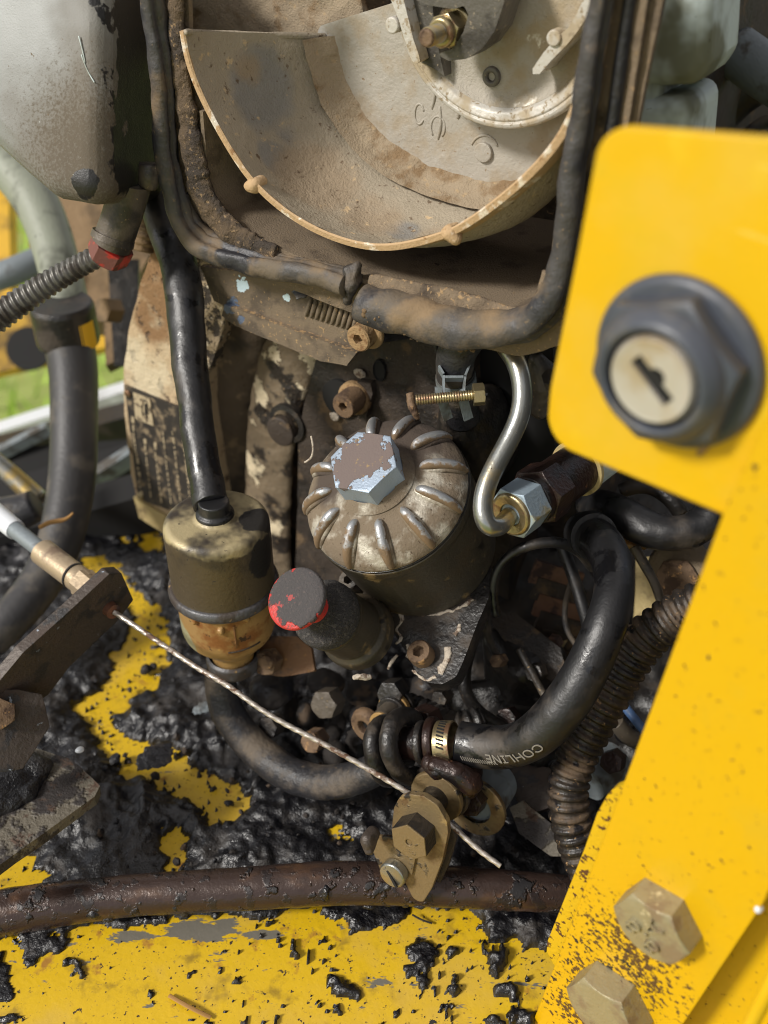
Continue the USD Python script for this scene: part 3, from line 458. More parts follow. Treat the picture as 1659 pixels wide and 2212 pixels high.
duct.p('foam_strip', tube([(*p, px(r, p)) for p, r in foam], n=170, k=20, amp=.0015, sc=160, seed=4, flat=(.45, 1), up=EN, prof=lambda s, a: 1 + .05 * np.sin(s * 900 + 2 * np.sin(s * 300))), m_foam, smooth=True, label='wrinkled dusty foam strip along the duct edge')
duct.p('weld_lump', jag(put(trimesh.creation.icosphere(4, 1), np.diag([.0055, .004, .004, 1]) + np.pad(PE(945, 590, -.03)[:, None], ((0, 1), (3, 0)))), .0008, 200), m_duct)
duct.p('hole_edge', put(lathe([(0, 0), (.012, 0), (.0135, -.002), (.0135, -.004)], [0, 0, 0], [0, 0, 1]), frame(PE(640, 475, -.097), EN) @ np.diag([1, .6, 1, 1])), m_dark, label='dark gap in the duct behind the rim')

sl = [(318, -150, 27), (327, 0, 27), (345, 120, 25), (352, 250, 25), (360, 340, 25), (378, 430, 26), (398, 485, 27), (440, 530, 28), (520, 560, 28), (620, 583, 27), (700, 596, 26), (752, 612, 28)]
def seam(path, r0):                          # the seal's bulb, with the groove that runs along it
    return tube([(*PE(u, v, .004), px(r, PE(u, v, .004))) for u, v, r in path], n=200, k=28, amp=.0005, sc=140, seed=int(r0), up=EN, prof=lambda s, a: 1 - .42 * np.exp(-((a - r0 - .25 * np.sin(s * 60)) / .30) ** 2) + .07 * np.sin(s * 160 + a) + .04 * np.sin(s * 410 + 2 * a))
s1 = Thing('rubber_edge_seal', 'black rubber edge seal down the left of the duct, torn end below', 'edge seal', PE(752, 612))
s1.p('bulb', seam(sl, 4.9), m_seal, smooth=True)
tl = [(u + 30, v - 6, r * .62) for u, v, r in sl[4:]]
s1.p('lip', tube([(*PE(u, v, .0), px(r, PE(u, v, .0))) for u, v, r in [(392, 420, 15), (420, 482, 16), (470, 522, 18), (545, 548, 19), (640, 572, 19), (720, 590, 18), (772, 606, 20)]], n=120, k=18, amp=.0008, sc=170, seed=6, flat=(.8, 1.1), up=EN), m_seal, smooth=True)
s1.p('torn_end', jag(dense(hull([(PE(748, 585, .004), .002), (PE(760, 610, .006), .0022), (PE(752, 650, .004), .0016), (PE(770, 575, .002), .0015), (PE(775, 600, -.002), .002)]), .0012), .0016, 240), m_rubber, smooth=True)
s2 = Thing('rubber_edge_seal', 'split rubber edge seal right of the duct, frayed and dusty at its lower end', 'edge seal', PE(1060, 735))
sr = [(784, 652, 42), (830, 668, 46), (900, 688, 47), (980, 706, 46), (1060, 716, 43), (1130, 702, 40), (1185, 660, 37), (1212, 600, 33), (1222, 520, 30), (1236, 400, 29), (1256, 260, 29), (1278, 130, 28), (1300, 0, 27), (1325, -150, 27)]
s2.p('bulb', seam(sr, 1.4), m_seal, smooth=True)
s2.p('lip', tube([(*PE(u, v, -.001), px(r, PE(u, v, 0))) for u, v, r in [(800, 612, 16), (880, 632, 22), (960, 650, 24), (1050, 672, 22), (1120, 684, 18), (1172, 652, 18), (1192, 590, 18)]], n=110, k=18, amp=.0012, sc=150, seed=9, flat=(.6, 1.3), up=EN), m_duct, smooth=True)
s2.p('outer_ridge', tube([(*PE(u, v, -.002), px(r, PE(u, v, 0))) for u, v, r in [(1238, 600, 14), (1262, 500, 15), (1292, 400, 15), (1318, 290, 15), (1340, 140, 15), (1360, 0, 14), (1382, -150, 14)]], n=90, k=14, amp=.0003), m_rubber, smooth=True)
fz = []
for k in range(420):
    t = rng.random(); u = 788 + 230 * t + rng.normal(0, 5); v = 672 + 80 * t - 18 * t * t + rng.normal(0, 7) + 8; s = rng.uniform(.0004, .0013)
    b = trimesh.creation.icosphere(1, s); b.vertices *= rng.uniform(.5, 1.4, 3); b.vertices += PE(u, v, .008 * (1 - t) + rng.uniform(0, .005)); fz.append(b)
s2.p('frayed_edge', jag(cat(fz), .0004, 700), m_fray, smooth=True, kind='stuff')
fs = Thing('duct_side_frame', 'brown dusty steel frame strip right of the rubber seal', 'frame strip', PE(1350, 300))
pr = Polygon([e2(u, v, -.006) for u, v in [(1268, 620), (1300, 480), (1330, 300), (1352, 140), (1372, 0), (1392, -200), (1470, -200), (1432, 0), (1398, 160), (1372, 290), (1345, 420), (1318, 560), (1290, 640)]])
fs.p('strip', jag(dense(eplate(pr, -.009, -.006), .004), .0005, 140), m_duct, smooth=50)
fs.p('inner_strip', eplate(Polygon([e2(u, v, -.008) for u, v in [(1225, 620), (1250, 420), (1282, 200), (1310, 0), (1330, -200), (1392, -200), (1372, 0), (1340, 260), (1300, 480), (1268, 620)]]), -.014, -.010), m_duct)

# blower housing
CA, CB = .004, -.062
Aa = [(400, 68), (412, 130), (440, 205), (484, 290), (545, 382), (625, 455), (720, 505), (830, 526), (930, 507), (985, 486), (1080, 420), (1180, 322), (1235, 225), (1266, 100), (1280, 0), (1285, -120)]
Bb = [(702, 76), (715, 130), (735, 195), (760, 240), (795, 288), (840, 330), (900, 368), (960, 392), (1030, 412), (1080, 418), (1150, 405), (1230, 350), (1290, 240), (1320, 120), (1330, 0), (1335, -120)]
A3 = spline([(*PE(u, v, CA), 0) for u, v in Aa], 120)[:, :3]; B3 = spline([(*PE(u, v, CB), 0) for u, v in Bb], 120)[:, :3]
bh = Thing('blower_housing', 'dusty cast scroll housing open around the flywheel', 'blower housing', A3[60])
TA = np.gradient(A3, axis=0); out = np.cross(TA, EN); out /= np.linalg.norm(out, axis=1, keepdims=True); out *= np.sign(((A3 - A3.mean(0)) * out).sum(1).sum())
nt = 22; W = []
for t in np.linspace(0, 1, nt):
    q = A3 * (1 - t) + B3 * t; ctr = A3.mean(0); bul = .010 * math.sin(math.pi * t)
    q = q + out * bul; W.append(q)
W = np.array(W); nn = 120
i, j = np.meshgrid(np.arange(nt - 1), np.arange(nn - 1), indexing='ij'); a = (i * nn + j).ravel(); F = np.concatenate([np.stack([a, a + 1, a + nn + 1], 1), np.stack([a, a + nn + 1, a + nn], 1)])
wall = trimesh.Trimesh(W.reshape(-1, 3), F, process=False); wall = wall.subdivide(); wall.merge_vertices()
wn = meshkit.fbm(wall.vertices * 120, 4, 2) - .5; wall.vertices += wall.vertex_normals * (wn * .0014)[:, None]
bh.p('scroll_wall', wall, m_scroll, smooth=True)
rim = np.concatenate([np.stack([A3, A3 + EN * .0006 + out * .0006, A3 + EN * .0002 + out * .0028, A3 - EN * .0012 + out * .0032, A3 - EN * .006 + out * .0044, A3 - EN * .006 + out * .0030], 1)])
k = rim.shape[1]; V = rim.reshape(-1, 3); i, j = np.meshgrid(np.arange(nn - 1), np.arange(k), indexing='ij'); j2 = (j + 1) % k
F = np.concatenate([np.stack([i * k + j, i * k + j2, (i + 1) * k + j2], -1).reshape(-1, 3), np.stack([i * k + j, (i + 1) * k + j2, (i + 1) * k + j], -1).reshape(-1, 3)])
F = np.vstack([F, [[0, q + 1, q] for q in range(1, k - 1)], [[(nn - 1) * k, (nn - 1) * k + q, (nn - 1) * k + q + 1] for q in range(1, k - 1)]])
bh.p('rim', trimesh.Trimesh(V, F, process=False), m_rim, smooth=40)
for (u, v) in ((551, 400), (972, 503)):
    p = PE(u, v, CA - .001); bh.p('rim_boss', jag(dense(hull([(p, .0032), (p + unit(p - A3.mean(0)) * .003, .0024), (p - EN * .004, .0026)]), .001), .0006, 260), m_rim, smooth=True)
bh.p('cut_edge', tube([(*PE(u, v, c), .0012) for u, v, c in [(402, 70, CA), (480, 72, -.028), (560, 75, -.04), (640, 77, -.052), (702, 78, CB)]], n=40, k=10, amp=.0003), m_scroll, smooth=True)
W2 = np.array([[b - o * .001 * w + EN * h for (w, h) in ((-3, 11), (-2.2, 8), (-.6, 5.2), (1.6, 3.2), (4.2, 1.9), (7.2, .9), (10, -.3))] for b, o, h_ in zip(B3, out, B3)] ) if False else np.array([[b + o * .001 * w + EN * .001 * h for (w, h) in ((3.2, 12), (2.2, 9), (1.2, 6), (-.6, 3.4), (-2.4, 1.8), (-4.2, .7), (-5.6, -.5))] for b, o in zip(B3, out)])
W2 += np.repeat((meshkit.fbm(B3 * 160, 3, 5) - .5)[:, None, None], 7, 1) * .002 * EN
i, j = np.meshgrid(np.arange(nn - 1), np.arange(6), indexing='ij'); a = (i * 7 + j).ravel()
fil = trimesh.Trimesh(W2.reshape(-1, 3), np.concatenate([np.stack([a, a + 1, a + 8], 1), np.stack([a, a + 8, a + 7], 1)]), process=False).subdivide().subdivide(); fil.merge_vertices(); fil.vertices += (EN * ((meshkit.fbm(fil.vertices * 260, 3, 5) - .5) * .0012)[:, None])
bh.p('dust_band', fil, m_backdust, smooth=True, label='brown dust packed in the corner of the scroll')
bp = Polygon([eco(q)[:2] for q in B3]).buffer(.004)
bh.p('back_plate', jag(dense(eplate(bp, CB - .003, CB), .004), .0004, 120), m_backplate, smooth=50)
rw = Polygon([e2(u, v, -.072) for u, v in [(340, -200), (346, 110), (520, 150), (760, 200), (790, 150), (770, -200)]])
bh.p('rear_wall', jag(dense(eplate(rw, -.076, -.072), .0022), .0016, 150, 4), m_backdust, smooth=True, label='thickly dusted rear wall above the scroll edge')
for u0, v0, u1, v1, c_ in ((937, 165, 933, 235, .2), (950, 230, 946, 300, .1), (985, 235, 988, 255, 1)):
    bh.p('casting_line', tube([(*PE(u0, v0, CB), .0007), (*PE((u0 + u1) / 2 + 4, (v0 + v1) / 2, CB), .0009), (*PE(u1, v1, CB), .0006)], n=12, k=8), m_backplate, smooth=True)
def arc(u, v, ru, rv, a0, a1, r, c=CB, n=14):
    r = r * .62
    return tube([(*PE(u + ru * math.cos(a), v + rv * math.sin(a), c), r) for a in np.linspace(a0, a1, n)], n=28, k=8)
bh.p('casting_mark', arc(906, 246, 10, 22, .6, 6.0, .0008), m_backplate, smooth=True, label='raised oval letter cast in the back plate')
bh.p('casting_mark', arc(946, 275, 15, 24, 2.4, 7.2, .0008), m_backplate, smooth=True, label='raised letter like a D cast in the back plate')
bh.p('casting_mark', arc(1046, 328, 30, 36, 3.6, 5.9, .0009), m_backplate, smooth=True, label='raised arch cast around a round boss')
bh.p('round_boss', lathe(rnd([(0, 0), (.0042, 0), (.0040, .0016), (0, .0018)], .0005), PE(1046, 328, CB), EN, 28), m_backplate)

# flywheel
CF = -.044
pts = np.array([e2(u, v, CF) for u, v in [(848, 0), (880, 110), (905, 185), (960, 237), (1030, 266), (1100, 277), (1165, 268), (1230, 240)]])
Am = np.c_[2 * pts, np.ones(len(pts))]; sol = np.linalg.lstsq(Am, (pts ** 2).sum(1), rcond=None)[0]; FC = sol[:2]; FR = math.sqrt(sol[2] + FC @ FC)
fo = EP(FC[0], FC[1], CF)
fw = Thing('flywheel', 'pale dusty aluminium flywheel inside the blower housing', 'flywheel', fo)
fw.p('disc', jag(lathe([(0, -.006), (FR * .5, -.006), (FR * .72, -.0062), (FR * .80, -.004), (FR * .83, -.0028), (FR * .84, -.004)], fo, EN, 160), .0002, 200), m_fly, smooth=50)
fw.p('outer_ring', lathe(rnd([(FR * .83, -.003), (FR * .86, -.001), (FR * .92, -.0002), (FR * .935, -.0008), (FR * .95, 0), (FR * .985, -.0004), (FR, -.003), (FR, -.016), (FR * .8, -.016)], .0008), fo, EN, 160), m_flyring, smooth=40)
def fpoly(pxs, c): return Polygon([e2(u, v, c) for u, v in pxs])
CR = CF + .0075
lug = fpoly([(830, -40), (846, 0), (862, 40), (872, 75), (890, 128), (897, 136), (905, 131), (902, 118), (890, 84), (882, 50), (872, 10), (860, -40)], CR)
fw.p('curved_rib', eplate(lug.buffer(.0004), CF - .008, CR), m_flyring, label='curved rib with a bright worn top, left of the stud')
fw.p('dark_web', eplate(fpoly([(882, 50), (903, 130), (940, 150), (960, 165), (952, 130), (938, 60), (930, -40), (866, -40)], CF + .001), CF - .008, CF + .001), m_grimealu)
lug2 = fpoly([(1276, -30), (1262, 0), (1246, 32), (1228, 62), (1203, 82), (1175, 115), (1152, 148), (1152, 158), (1164, 158), (1190, 128), (1222, 96), (1246, 66), (1266, 34), (1286, 0), (1300, -30)], CR)
fw.p('curved_rib', eplate(lug2.buffer(.0003), CF - .01, CR), m_flyring, label='curved rib with a pin at the right of the disc')
for (u, v) in ((861, 50), (1208, 77)):
    p = PE(u, v, CR - .004); fw.p('rib_pin', lathe(rnd([(0, 0), (px(17, p), 0), (px(17, p), .0046), (px(15, p), .0052), (0, .0052)], .0004), p, EN, 28), m_flyring)
p = PE(1063, 165, CF - .006)
fw.p('bushing', lathe(rnd([(px(9, p), -.003), (px(9, p), .001), (px(13, p), .0016), (px(20, p), .0014), (px(21, p), .0005), (px(22, p), -.002)], .0003), p, EN, 36), m_grimealu)
fw.p('bushing_hole', lathe([(0, -.0016), (px(12, p), -.0016)], p, EN, 24), m_dark)
sb = Thing('stud_and_nut', 'rainbow tinted stud with flanged zinc nut clamping the pulley arm', 'nut', PE(983, 60, CF))
o = PE(985, 58, -.036)
sb.p('washer', lathe(rnd([(0, 0), (px(45, o), 0), (px(45, o), .0015), (px(39, o), .0021), (0, .0021)], .0005), o, EN, 40), m_zinc)
sb.p('nut', hexhead(px(37, o), .0075, o + EN * .002, EN, roll=.3), m_zinc)
sb.p('nut_collar', lathe(rnd([(0, 0), (px(31, o), 0), (px(31, o), .0024), (px(27, o), .0034), (0, .0034)], .0006), o + EN * .0090, EN, 40), m_zinc)
sb.p('stud', threads(px(20, o), .0011, .009, o + EN * .0120, EN), m_steel)
sb.p('stud_tip', lathe(rnd([(0, 0), (px(18, o), 0), (px(18, o), .0008), (px(15, o), .0014), (0, .0014)], .0003), o + EN * .0208, EN, 28), m_rust)
arm = fpoly([(900, -60), (908, -6), (930, 4), (985, 12), (1010, 4), (1022, 30), (1010, 70), (985, 108), (960, 116), (975, 124), (1010, 120), (1044, 98), (1070, 62), (1090, 0), (1098, -60)], -.030)
one('pulley_arm', 'grey curved pulley arm behind the flanged nut at the top edge', 'pulley arm', eplate(arm.buffer(.0008), -.042, -.028), m_grimealu)

# ------------------------------------------------------------------ rail under the duct
rl = Thing('mounting_rail', 'dusty painted steel rail with chipped paint under the duct seal', 'rail', PE(620, 680, -.012))
f1 = [(432, 575), (560, 592), (700, 640), (800, 668), (795, 700), (760, 758), (640, 718), (500, 668), (462, 650)]
rl.p('top_face', jag(dense(eplate(fpoly(f1, -.014), -.017, -.014), .003), .0003, 200), m_rail, smooth=50)
f2 = [(485, 658), (640, 716), (770, 762), (748, 790), (692, 780), (510, 705), (478, 682)]
rl.p('lower_face', jag(dense(eplate(fpoly(f2, -.011), -.018, -.011), .003), .0003, 200), m_rail, smooth=50)
for k in range(10):
    u, v = 668 + k * 11.2, 652 + k * 3.6
    rl.p('ridge', tube([(*PE(u + 4, v - 10, -.0138), .0006), (*PE(u, v + 6, -.0128), .0011), (*PE(u - 8, v + 30, -.0136), .0006)], n=10, k=8), m_rail, smooth=True)
rl.p('paint_curl', jag(dense(plate([(630, 630), (652, 622), (672, 628), (660, 640), (642, 645)], camdir(-.1, .75, .6), planec(camdir(-.1, .75, .6), PE(650, 632, -.006)), .0006), .0015), .001, 250), m_greymet, smooth=True)
o = PE(797, 716, -.014)
tb = Thing('torx_bolt', 'dust caked round headed bolt at the end of the rail', 'bolt', o)
tb.p('washer', lathe(rnd([(0, 0), (px(36, o), 0), (px(36, o), .002), (px(30, o), .003), (0, .003)], .0008), o + E1 * .001, EN, 36), m_dustbolt)
tb.p('head', socket_bolt(px(29, o), .006, o + EN * .003, EN, .2, .42, 6), m_dustbolt)
tb.p('clip', jag(dense(hull([(PE(752, 742, -.016), .0012), (PE(782, 740, -.014), .0016), (PE(800, 735, -.016), .0012)]), .001), .0006, 300), m_dustbolt, smooth=True)

# ------------------------------------------------------------------ engine block front
blk = Thing('engine_block', 'grimy dark brown engine crankcase behind the filters', 'engine block', PE(700, 1200, -.06))
blk.p('crankcase', jag(dense(eplate(fpoly([(380, 560), (1100, 600), (1100, 1560), (380, 1500)], -.065), -.10, -.065), .004), .0016, 60, 4), m_block, smooth=50)
blk.p('bell_body', tube([(*PE(u, v, -.075), px(r, PE(u, v, -.075))) for u, v, r in [(560, 640, 95), (525, 740, 92), (500, 860, 90), (490, 980, 90), (490, 1120, 92), (500, 1250, 95)]], n=120, k=64, amp=.0008, sc=110, flat=(.8, 1), up=EN), m_bell, smooth=True, label='rounded dark body of the bell housing')
blk.p('casting_rib', tube([(*PE(u, v, -.055), px(r, PE(u, v, -.055))) for u, v, r in [(668, 650, 66), (640, 740, 66), (612, 810, 66), (598, 870, 66), (586, 940, 62), (580, 1040, 60), (578, 1140, 60), (582, 1260, 60)]], n=200, k=48, amp=.0013, sc=130, flat=(.30, 1), up=EN), m_crust, smooth=True, label='casting edge with flaking cream paint')
blk.p('timing_cover', jag(dense(eplate(fpoly([(690, 765), (660, 870), (648, 960), (640, 1290), (960, 1330), (990, 900), (985, 720), (860, 740)], -.040).buffer(.001), -.07, -.040), .003), .0006, 120, 4), m_block, smooth=50)
blk.p('round_plug', lathe(rnd([(0, 0), (px(36, PE(613, 925, -.034)), 0), (px(36, PE(613, 925, -.034)), .005), (0, .006)], .0012), PE(616, 925, -.042), EN, 40), m_block)
blk.p('plug_recess', lathe([(px(34, PE(613, 925, -.034)), .001), (px(46, PE(613, 925, -.034)), .0006), (px(46, PE(613, 925, -.034)), -.002)], PE(620, 915, -.039), EN, 40), m_black)
o = PE(744, 862, -.038)
blk.p('dark_recess', lathe([(0, .0002), (px(46, o), .0004), (px(46, o), -.002)], PE(735, 862, -.0385), EN, 40), m_dark)
b = Thing('socket_bolt', 'rust brown socket bolt in a dark recess above the ribbed cap', 'bolt', o)
b.p('collar', lathe(rnd([(0, 0), (px(38, o), 0), (px(38, o), .004), (px(32, o), .006), (0, .006)], .001), PE(772, 855, -.038), EN, 40), m_dustbolt)
b.p('head', socket_bolt(px(28, o), .011, PE(768, 858, -.034), EN, .3, .4), m_rust)
blk.p('lug_tab', jag(dense(eplate(fpoly([(770, 825), (800, 828), (804, 850), (790, 905), (775, 905)], -.036), -.042, -.036), .002), .0005, 200), m_block)
for (u, v, s, lab) in ((777, 806, .0032, 'white paint chip'), (722, 900, .0030, 'pale grey chip')):
    blk.p('paint_chip', jag(put(trimesh.creation.icosphere(3, 1), frame(PE(u, v, -.038), EN) @ np.diag([s, s * .8, .001, 1])), .0008, 400), m_crustw, label=lab)
for (u, v) in ((820, 800), (835, 960)):
    blk.p('bolt_hole', put(lathe([(0, 0), (.0048, 0), (.0056, .0008), (.0060, 0)], [0, 0, 0], [0, 0, 1], 24), frame(PE(u, v, -.0385), EN) @ np.diag([.6, 1, 1, 1])), m_dark)
AM_ = float(e2(1440, 100, -.106)[0])
blk.p('sun_block_box', eplate(Polygon([(-.295, -.02), (AM_, -.02), (AM_, .95), (-.295, .95)]), -.34, -.106), m_block)  # unseen box added behind the duct to block sunlight
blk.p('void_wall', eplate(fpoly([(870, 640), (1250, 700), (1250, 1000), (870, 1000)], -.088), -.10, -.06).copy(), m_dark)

ec = Thing('engine_end_cover', 'tan dust covered engine end cover with curved left edge', 'engine cover', PE(330, 1000, -.03))
cvr = [(372, 440), (352, 480), (330, 535), (303, 615), (280, 700), (268, 790), (266, 850), (272, 930), (284, 1030), (296, 1082), (330, 1128), (380, 1160), (440, 1160), (405, 900), (395, 440)]
ec.p('cover_body', jag(dense(eplate(fpoly(cvr, -.03), -.062, -.03), .003), .0008, 90, 4), m_cover, smooth=50)
ec.p('cracked_crust', jag(dense(eplate(fpoly([(405, 560), (470, 560), (494, 600), (492, 660), (476, 730), (456, 790), (440, 810), (410, 760)], -.026), -.034, -.026), .002), .002, 160, 4), m_flake, smooth=True, label='cracked pale grime beside the black hose')
npl = Thing('name_plate', 'dark riveted engine name plate with fine pale print, text running sideways', 'name plate', PE(340, 980, -.028))
fpn = [(268, 832), (405, 888), (432, 1118), (382, 1108), (298, 1078)]
npl.p('plate', eplate(fpoly(fpn, -.0285), -.0300, -.0285), m_plate)
npl.p('pale_panel', eplate(fpoly([(287, 848), (323, 862), (331, 920), (292, 905)], -.0279), -.0285, -.0279), m_plateink)
npl.p('oval_logo', arc(313, 884, 6, 20, 0, 6.2, .0006, -.0278), m_plate, smooth=True)
npl.p('logo_bar', eplate(fpoly([(311, 872), (315, 873), (316, 896), (312, 895)], -.0275), -.028, -.0275), m_plate)
ink = []
for r in range(7):
    u0 = 276 + r * 21; v0, v1 = 900 + r * 8, 1062 + r * 9
    if r in (1, 2): v0 += 40
    v = v0
    while v < v1:
        L = rng.uniform(3, 15); w = rng.choice([2.2, 3.0, 5.5], p=[.5, .3, .2]); sh = (v - 840) * .115
        ink.append(eplate(fpoly([(u0 + sh, v), (u0 + sh + w, v + .6), (u0 + sh + w + L * .115, v + L), (u0 + sh + L * .115, v + L - .6)], -.0282), -.0285, -.0282)); v += L + rng.uniform(2, 6)
npl.p('print_marks', cat(ink), m_plateink, smooth=False, kind='stuff', label='fine worn print on the name plate')
for (u, v) in ((277, 850), (304, 1072)):
    p = PE(u, v, -.0285); npl.p('rivet', lathe(rnd([(0, 0), (px(10, p), 0), (px(8, p), .0012), (0, .0018)], .0005), p, EN, 18), m_zinc)
one('cream_side_strip', 'cream edge of the engine cover below the name plate', 'cover edge', jag(dense(eplate(fpoly([(288, 1074), (345, 1108), (400, 1140), (402, 1190), (350, 1150), (300, 1118)], -.028), -.036, -.028), .003), .0003, 100), m_cream)

# ------------------------------------------------------------------ breather hose and in-line filter
F0 = P(465, 1114, .44); R = px(116, F0)
one('breather_hose', 'black glossy hose running down from the tank into the gold in-line filter', 'hose', tp([(318, 380, .475, 30), (345, 470, .472, 33), (383, 560, .466, 40), (403, 700, .460, 40), (420, 880, .452, 37), (440, 1010, .446, 36), (448, 1040, .4445, 37), (454, 1075, .4425, 39), (458, 1092, .441, 39)], n=170, k=32, amp=.0010, sc=75), m_hose, smooth=True)
ff = Thing('inline_filter', 'gold drum shaped in-line filter with grimed sides and amber cup, arrow on its cup', 'in-line filter', F0 - Z * .1)
ff.p('drum', lathe(rnd([(0, .0), (R * .30, .0012), (R * .34, .0012), (R * .40, -.0006), (R * .90, -.0014), (R * .985, -.0034), (R, -.0065), (R, -.0385), (0, -.0385)], .002), F0, Z, 96), m_goldtop, smooth=40)
ff.p('hose_nipple', lathe(rnd([(R * .36, 0), (R * .36, .002), (R * .29, .003), (R * .29, .008), (0, .008)], .001), F0, Z, 40), m_hose)
ff.p('flange_ring', lathe(rnd([(R * .98, -.0365), (R * 1.05, -.0367), (R * 1.085, -.0385), (R * 1.085, -.0405), (R * 1.03, -.0425), (R * .9, -.0425)], .0008), F0, Z, 96), m_ring, smooth=40)
ff.p('cup', lathe(rnd([(R * .93, -.042), (R * .95, -.044), (R * .945, -.063), (R * .90, -.0675), (R * .62, -.076), (R * .45, -.080), (R * .43, -.088), (0, -.088)], .002), F0, Z, 96), m_orange, smooth=40)
def oncup(x, z, r=.955):                      # a point on the cup: x metres to the right of the side that faces the viewer
    a = math.atan2(-F0[1], -F0[0]) + x / (R * r); return F0 + np.array([math.cos(a) * R * r, math.sin(a) * R * r, z])
ff.p('arrow_mark', cat(tube([(*oncup(.002, -.046), .0006), (*oncup(.002, -.0568), .0006)], n=8, k=6), trimesh.Trimesh([oncup(-.0002, -.0555), oncup(.0042, -.0555), oncup(.002, -.0602), oncup(.002, -.0555, .965)], [[0, 2, 1], [0, 3, 2], [3, 1, 2]], process=False)), m_amberdark, smooth=False)
ff.p('score_line', tube([(*oncup(x, -.0622 + .006 * max(0, x) * 10 * .2), .0004) for x in np.linspace(-.002, .014, 8)], n=20, k=6), m_darkmet)
ff.p('outlet_collar', lathe(rnd([(R * .5, -.084), (R * .56, -.085), (R * .56, -.091), (R * .5, -.093), (0, -.093)], .001), F0, Z, 48), m_ring)
for k in range(3):
    a = 4.0 + k * .9; ff.p('rust_blister', jag(trimesh.Trimesh(trimesh.creation.icosphere(3, .0018).vertices * [1, 1, 1.4] + oncup(-.016 + .012 * k, -.044 - .004 * (k % 2)), trimesh.creation.icosphere(3).faces, process=False), .0006, 500), m_orange, smooth=True)
one('lower_filter_hose', 'black dusty hose bending from under the in-line filter towards the lever', 'hose', tp([(476, 1452, .497, 34), (488, 1530, .505, 36), (535, 1600, .505, 37), (600, 1656, .497, 37), (690, 1690, .485, 37), (790, 1672, .47, 36), (850, 1640, .46, 34)], n=110, k=24, amp=.0006, sc=120), m_rubber, smooth=True)
br = Thing('filter_bracket', 'amber stained bracket with a rusty bolt behind the in-line filter', 'bracket', P(620, 1415, .50))
n = camdir(-.2, .15, .95); c = planec(n, P(620, 1415, .497))
br.p('plate', jag(dense(plate([(560, 1372), (640, 1375), (672, 1400), (680, 1450), (610, 1462), (555, 1455)], n, c, .004, .001), .002), .0004, 200), m_amberdark)
br.p('bolt', hexhead(px(28, P(585, 1428, .49)), .008, P(588, 1424, .495), camdir(-.35, -.15, .9), .4), m_rust)
br.p('bolt_end', lathe(rnd([(0, 0), (.0038, 0), (.0036, .004), (0, .0045)], .0005), P(582, 1427, .487), camdir(-.35, -.15, .9), 20), m_rust)

# ------------------------------------------------------------------ oil filter
O0 = P(813, 1038, .416); RC = px(191, O0)
of = Thing('oil_filter', 'oil filter housing with ribbed dusty alloy cap and large hexagon', 'oil filter', O0 - AX * .07)
capp = of.p('cap', jag(lathe(rnd([(0, .0045), (RC * .42, .0042), (RC * .52, .0014), (RC * .72, -.0012), (RC * .88, -.0052), (RC * .96, -.0088), (RC * .985, -.0112), (RC * .985, -.0125), (RC * .95, -.0125)], .0015), O0, AX, 160), .00015, 250), m_capm, smooth=40)
XA, YA = frame(O0, AX)[:3, 0], frame(O0, AX)[:3, 1]
for k in range(12):
    a = k * math.pi / 6 + .22; d = XA * math.cos(a) + YA * math.sin(a)
    of.p('rib_foot', tube([(*(O0 + d * RC * q + AX * h), r) for q, h, r in [(.46, .0012, .0012), (.54, .0004, .0022), (.70, -.0010, .0031), (.84, -.0036, .0031), (.93, -.0074, .0027), (.965, -.0105, .0020)]], n=26, k=16, flat=(.55, 1), up=AX), m_capm, smooth=True, parent=capp)
    of.p('rib', tube([(*(O0 + d * RC * q + AX * h), r) for q, h, r in [(.53, .0004, .0009), (.59, .0018, .0018), (.67, .0015, .0022), (.76, -.0001, .0023), (.86, -.0027, .0022), (.94, -.0064, .0019), (.985, -.0104, .0013)]], n=26, k=14), m_rib, smooth=True, parent=capp)
RH = px(79, O0)
of.p('hexagon_foot', lathe(rnd([(RH * 1.18, .0030), (RH * 1.02, .0048), (RH * .9, .006)], .001), O0, AX, 60), m_capm, parent=capp, smooth=True)
of.p('hexagon', hexhead(RH, .0125, O0 + AX * .0035, AX, roll=.30, ch=.05), m_hexcap, parent=capp)
of.p('gasket_line', lathe(rnd([(RC * .96, -.0125), (RC * .99, -.0126), (RC * .99, -.0136), (RC * .95, -.0138)], .0003), O0, AX, 120), m_hose, smooth=40)
of.p('canister', lathe(rnd([(RC * .95, -.0138), (RC * 1.0, -.0139), (RC * 1.0, -.018), (RC * .985, -.020), (RC * .95, -.055), (RC * .93, -.066), (0, -.066)], .001), O0, AX, 120), m_filt, smooth=40)
ob = O0 - AX * .066
fc = planec(AX, ob)
fpx = [(790, 1262), (830, 1215), (900, 1180), (1010, 1185), (1062, 1225), (1056, 1290), (1030, 1350), (1000, 1430), (985, 1462), (955, 1478), (920, 1474), (898, 1450), (872, 1400), (835, 1345)]
flp = of.p('base_flange', jag(dense(plate(fpx, AX, fc, .009, .003), .002), .0003, 150), m_black, smooth=40)
p = onp(914, 1418, AX, fc)
of.p('flange_bolt', socket_bolt(px(27, p), .007, p, AX, .2, .5), m_rust, parent=flp)
for q in ([(865, 1318), (866, 1345), (858, 1360), (866, 1378), (855, 1392)], [(874, 1318), (900, 1326), (930, 1328), (965, 1322), (1000, 1310), (1022, 1294)], [(968, 1398), (965, 1425), (955, 1445), (950, 1456)], [(890, 1448), (905, 1460), (925, 1468), (940, 1460)], [(992, 1348), (990, 1362), (982, 1372)], [(880, 1392), (884, 1408), (878, 1420)]):
    w = 8 if q[0] == (968, 1398) else 3.6
    of.p('white_crust', tube([(*onp(u, v, AX, fc + .0002), px(w, p)) for u, v in q], n=60, k=10, amp=.0013, sc=420, seed=q[0][0], flat=(.45, 1), up=AX), m_crustw, smooth=True)
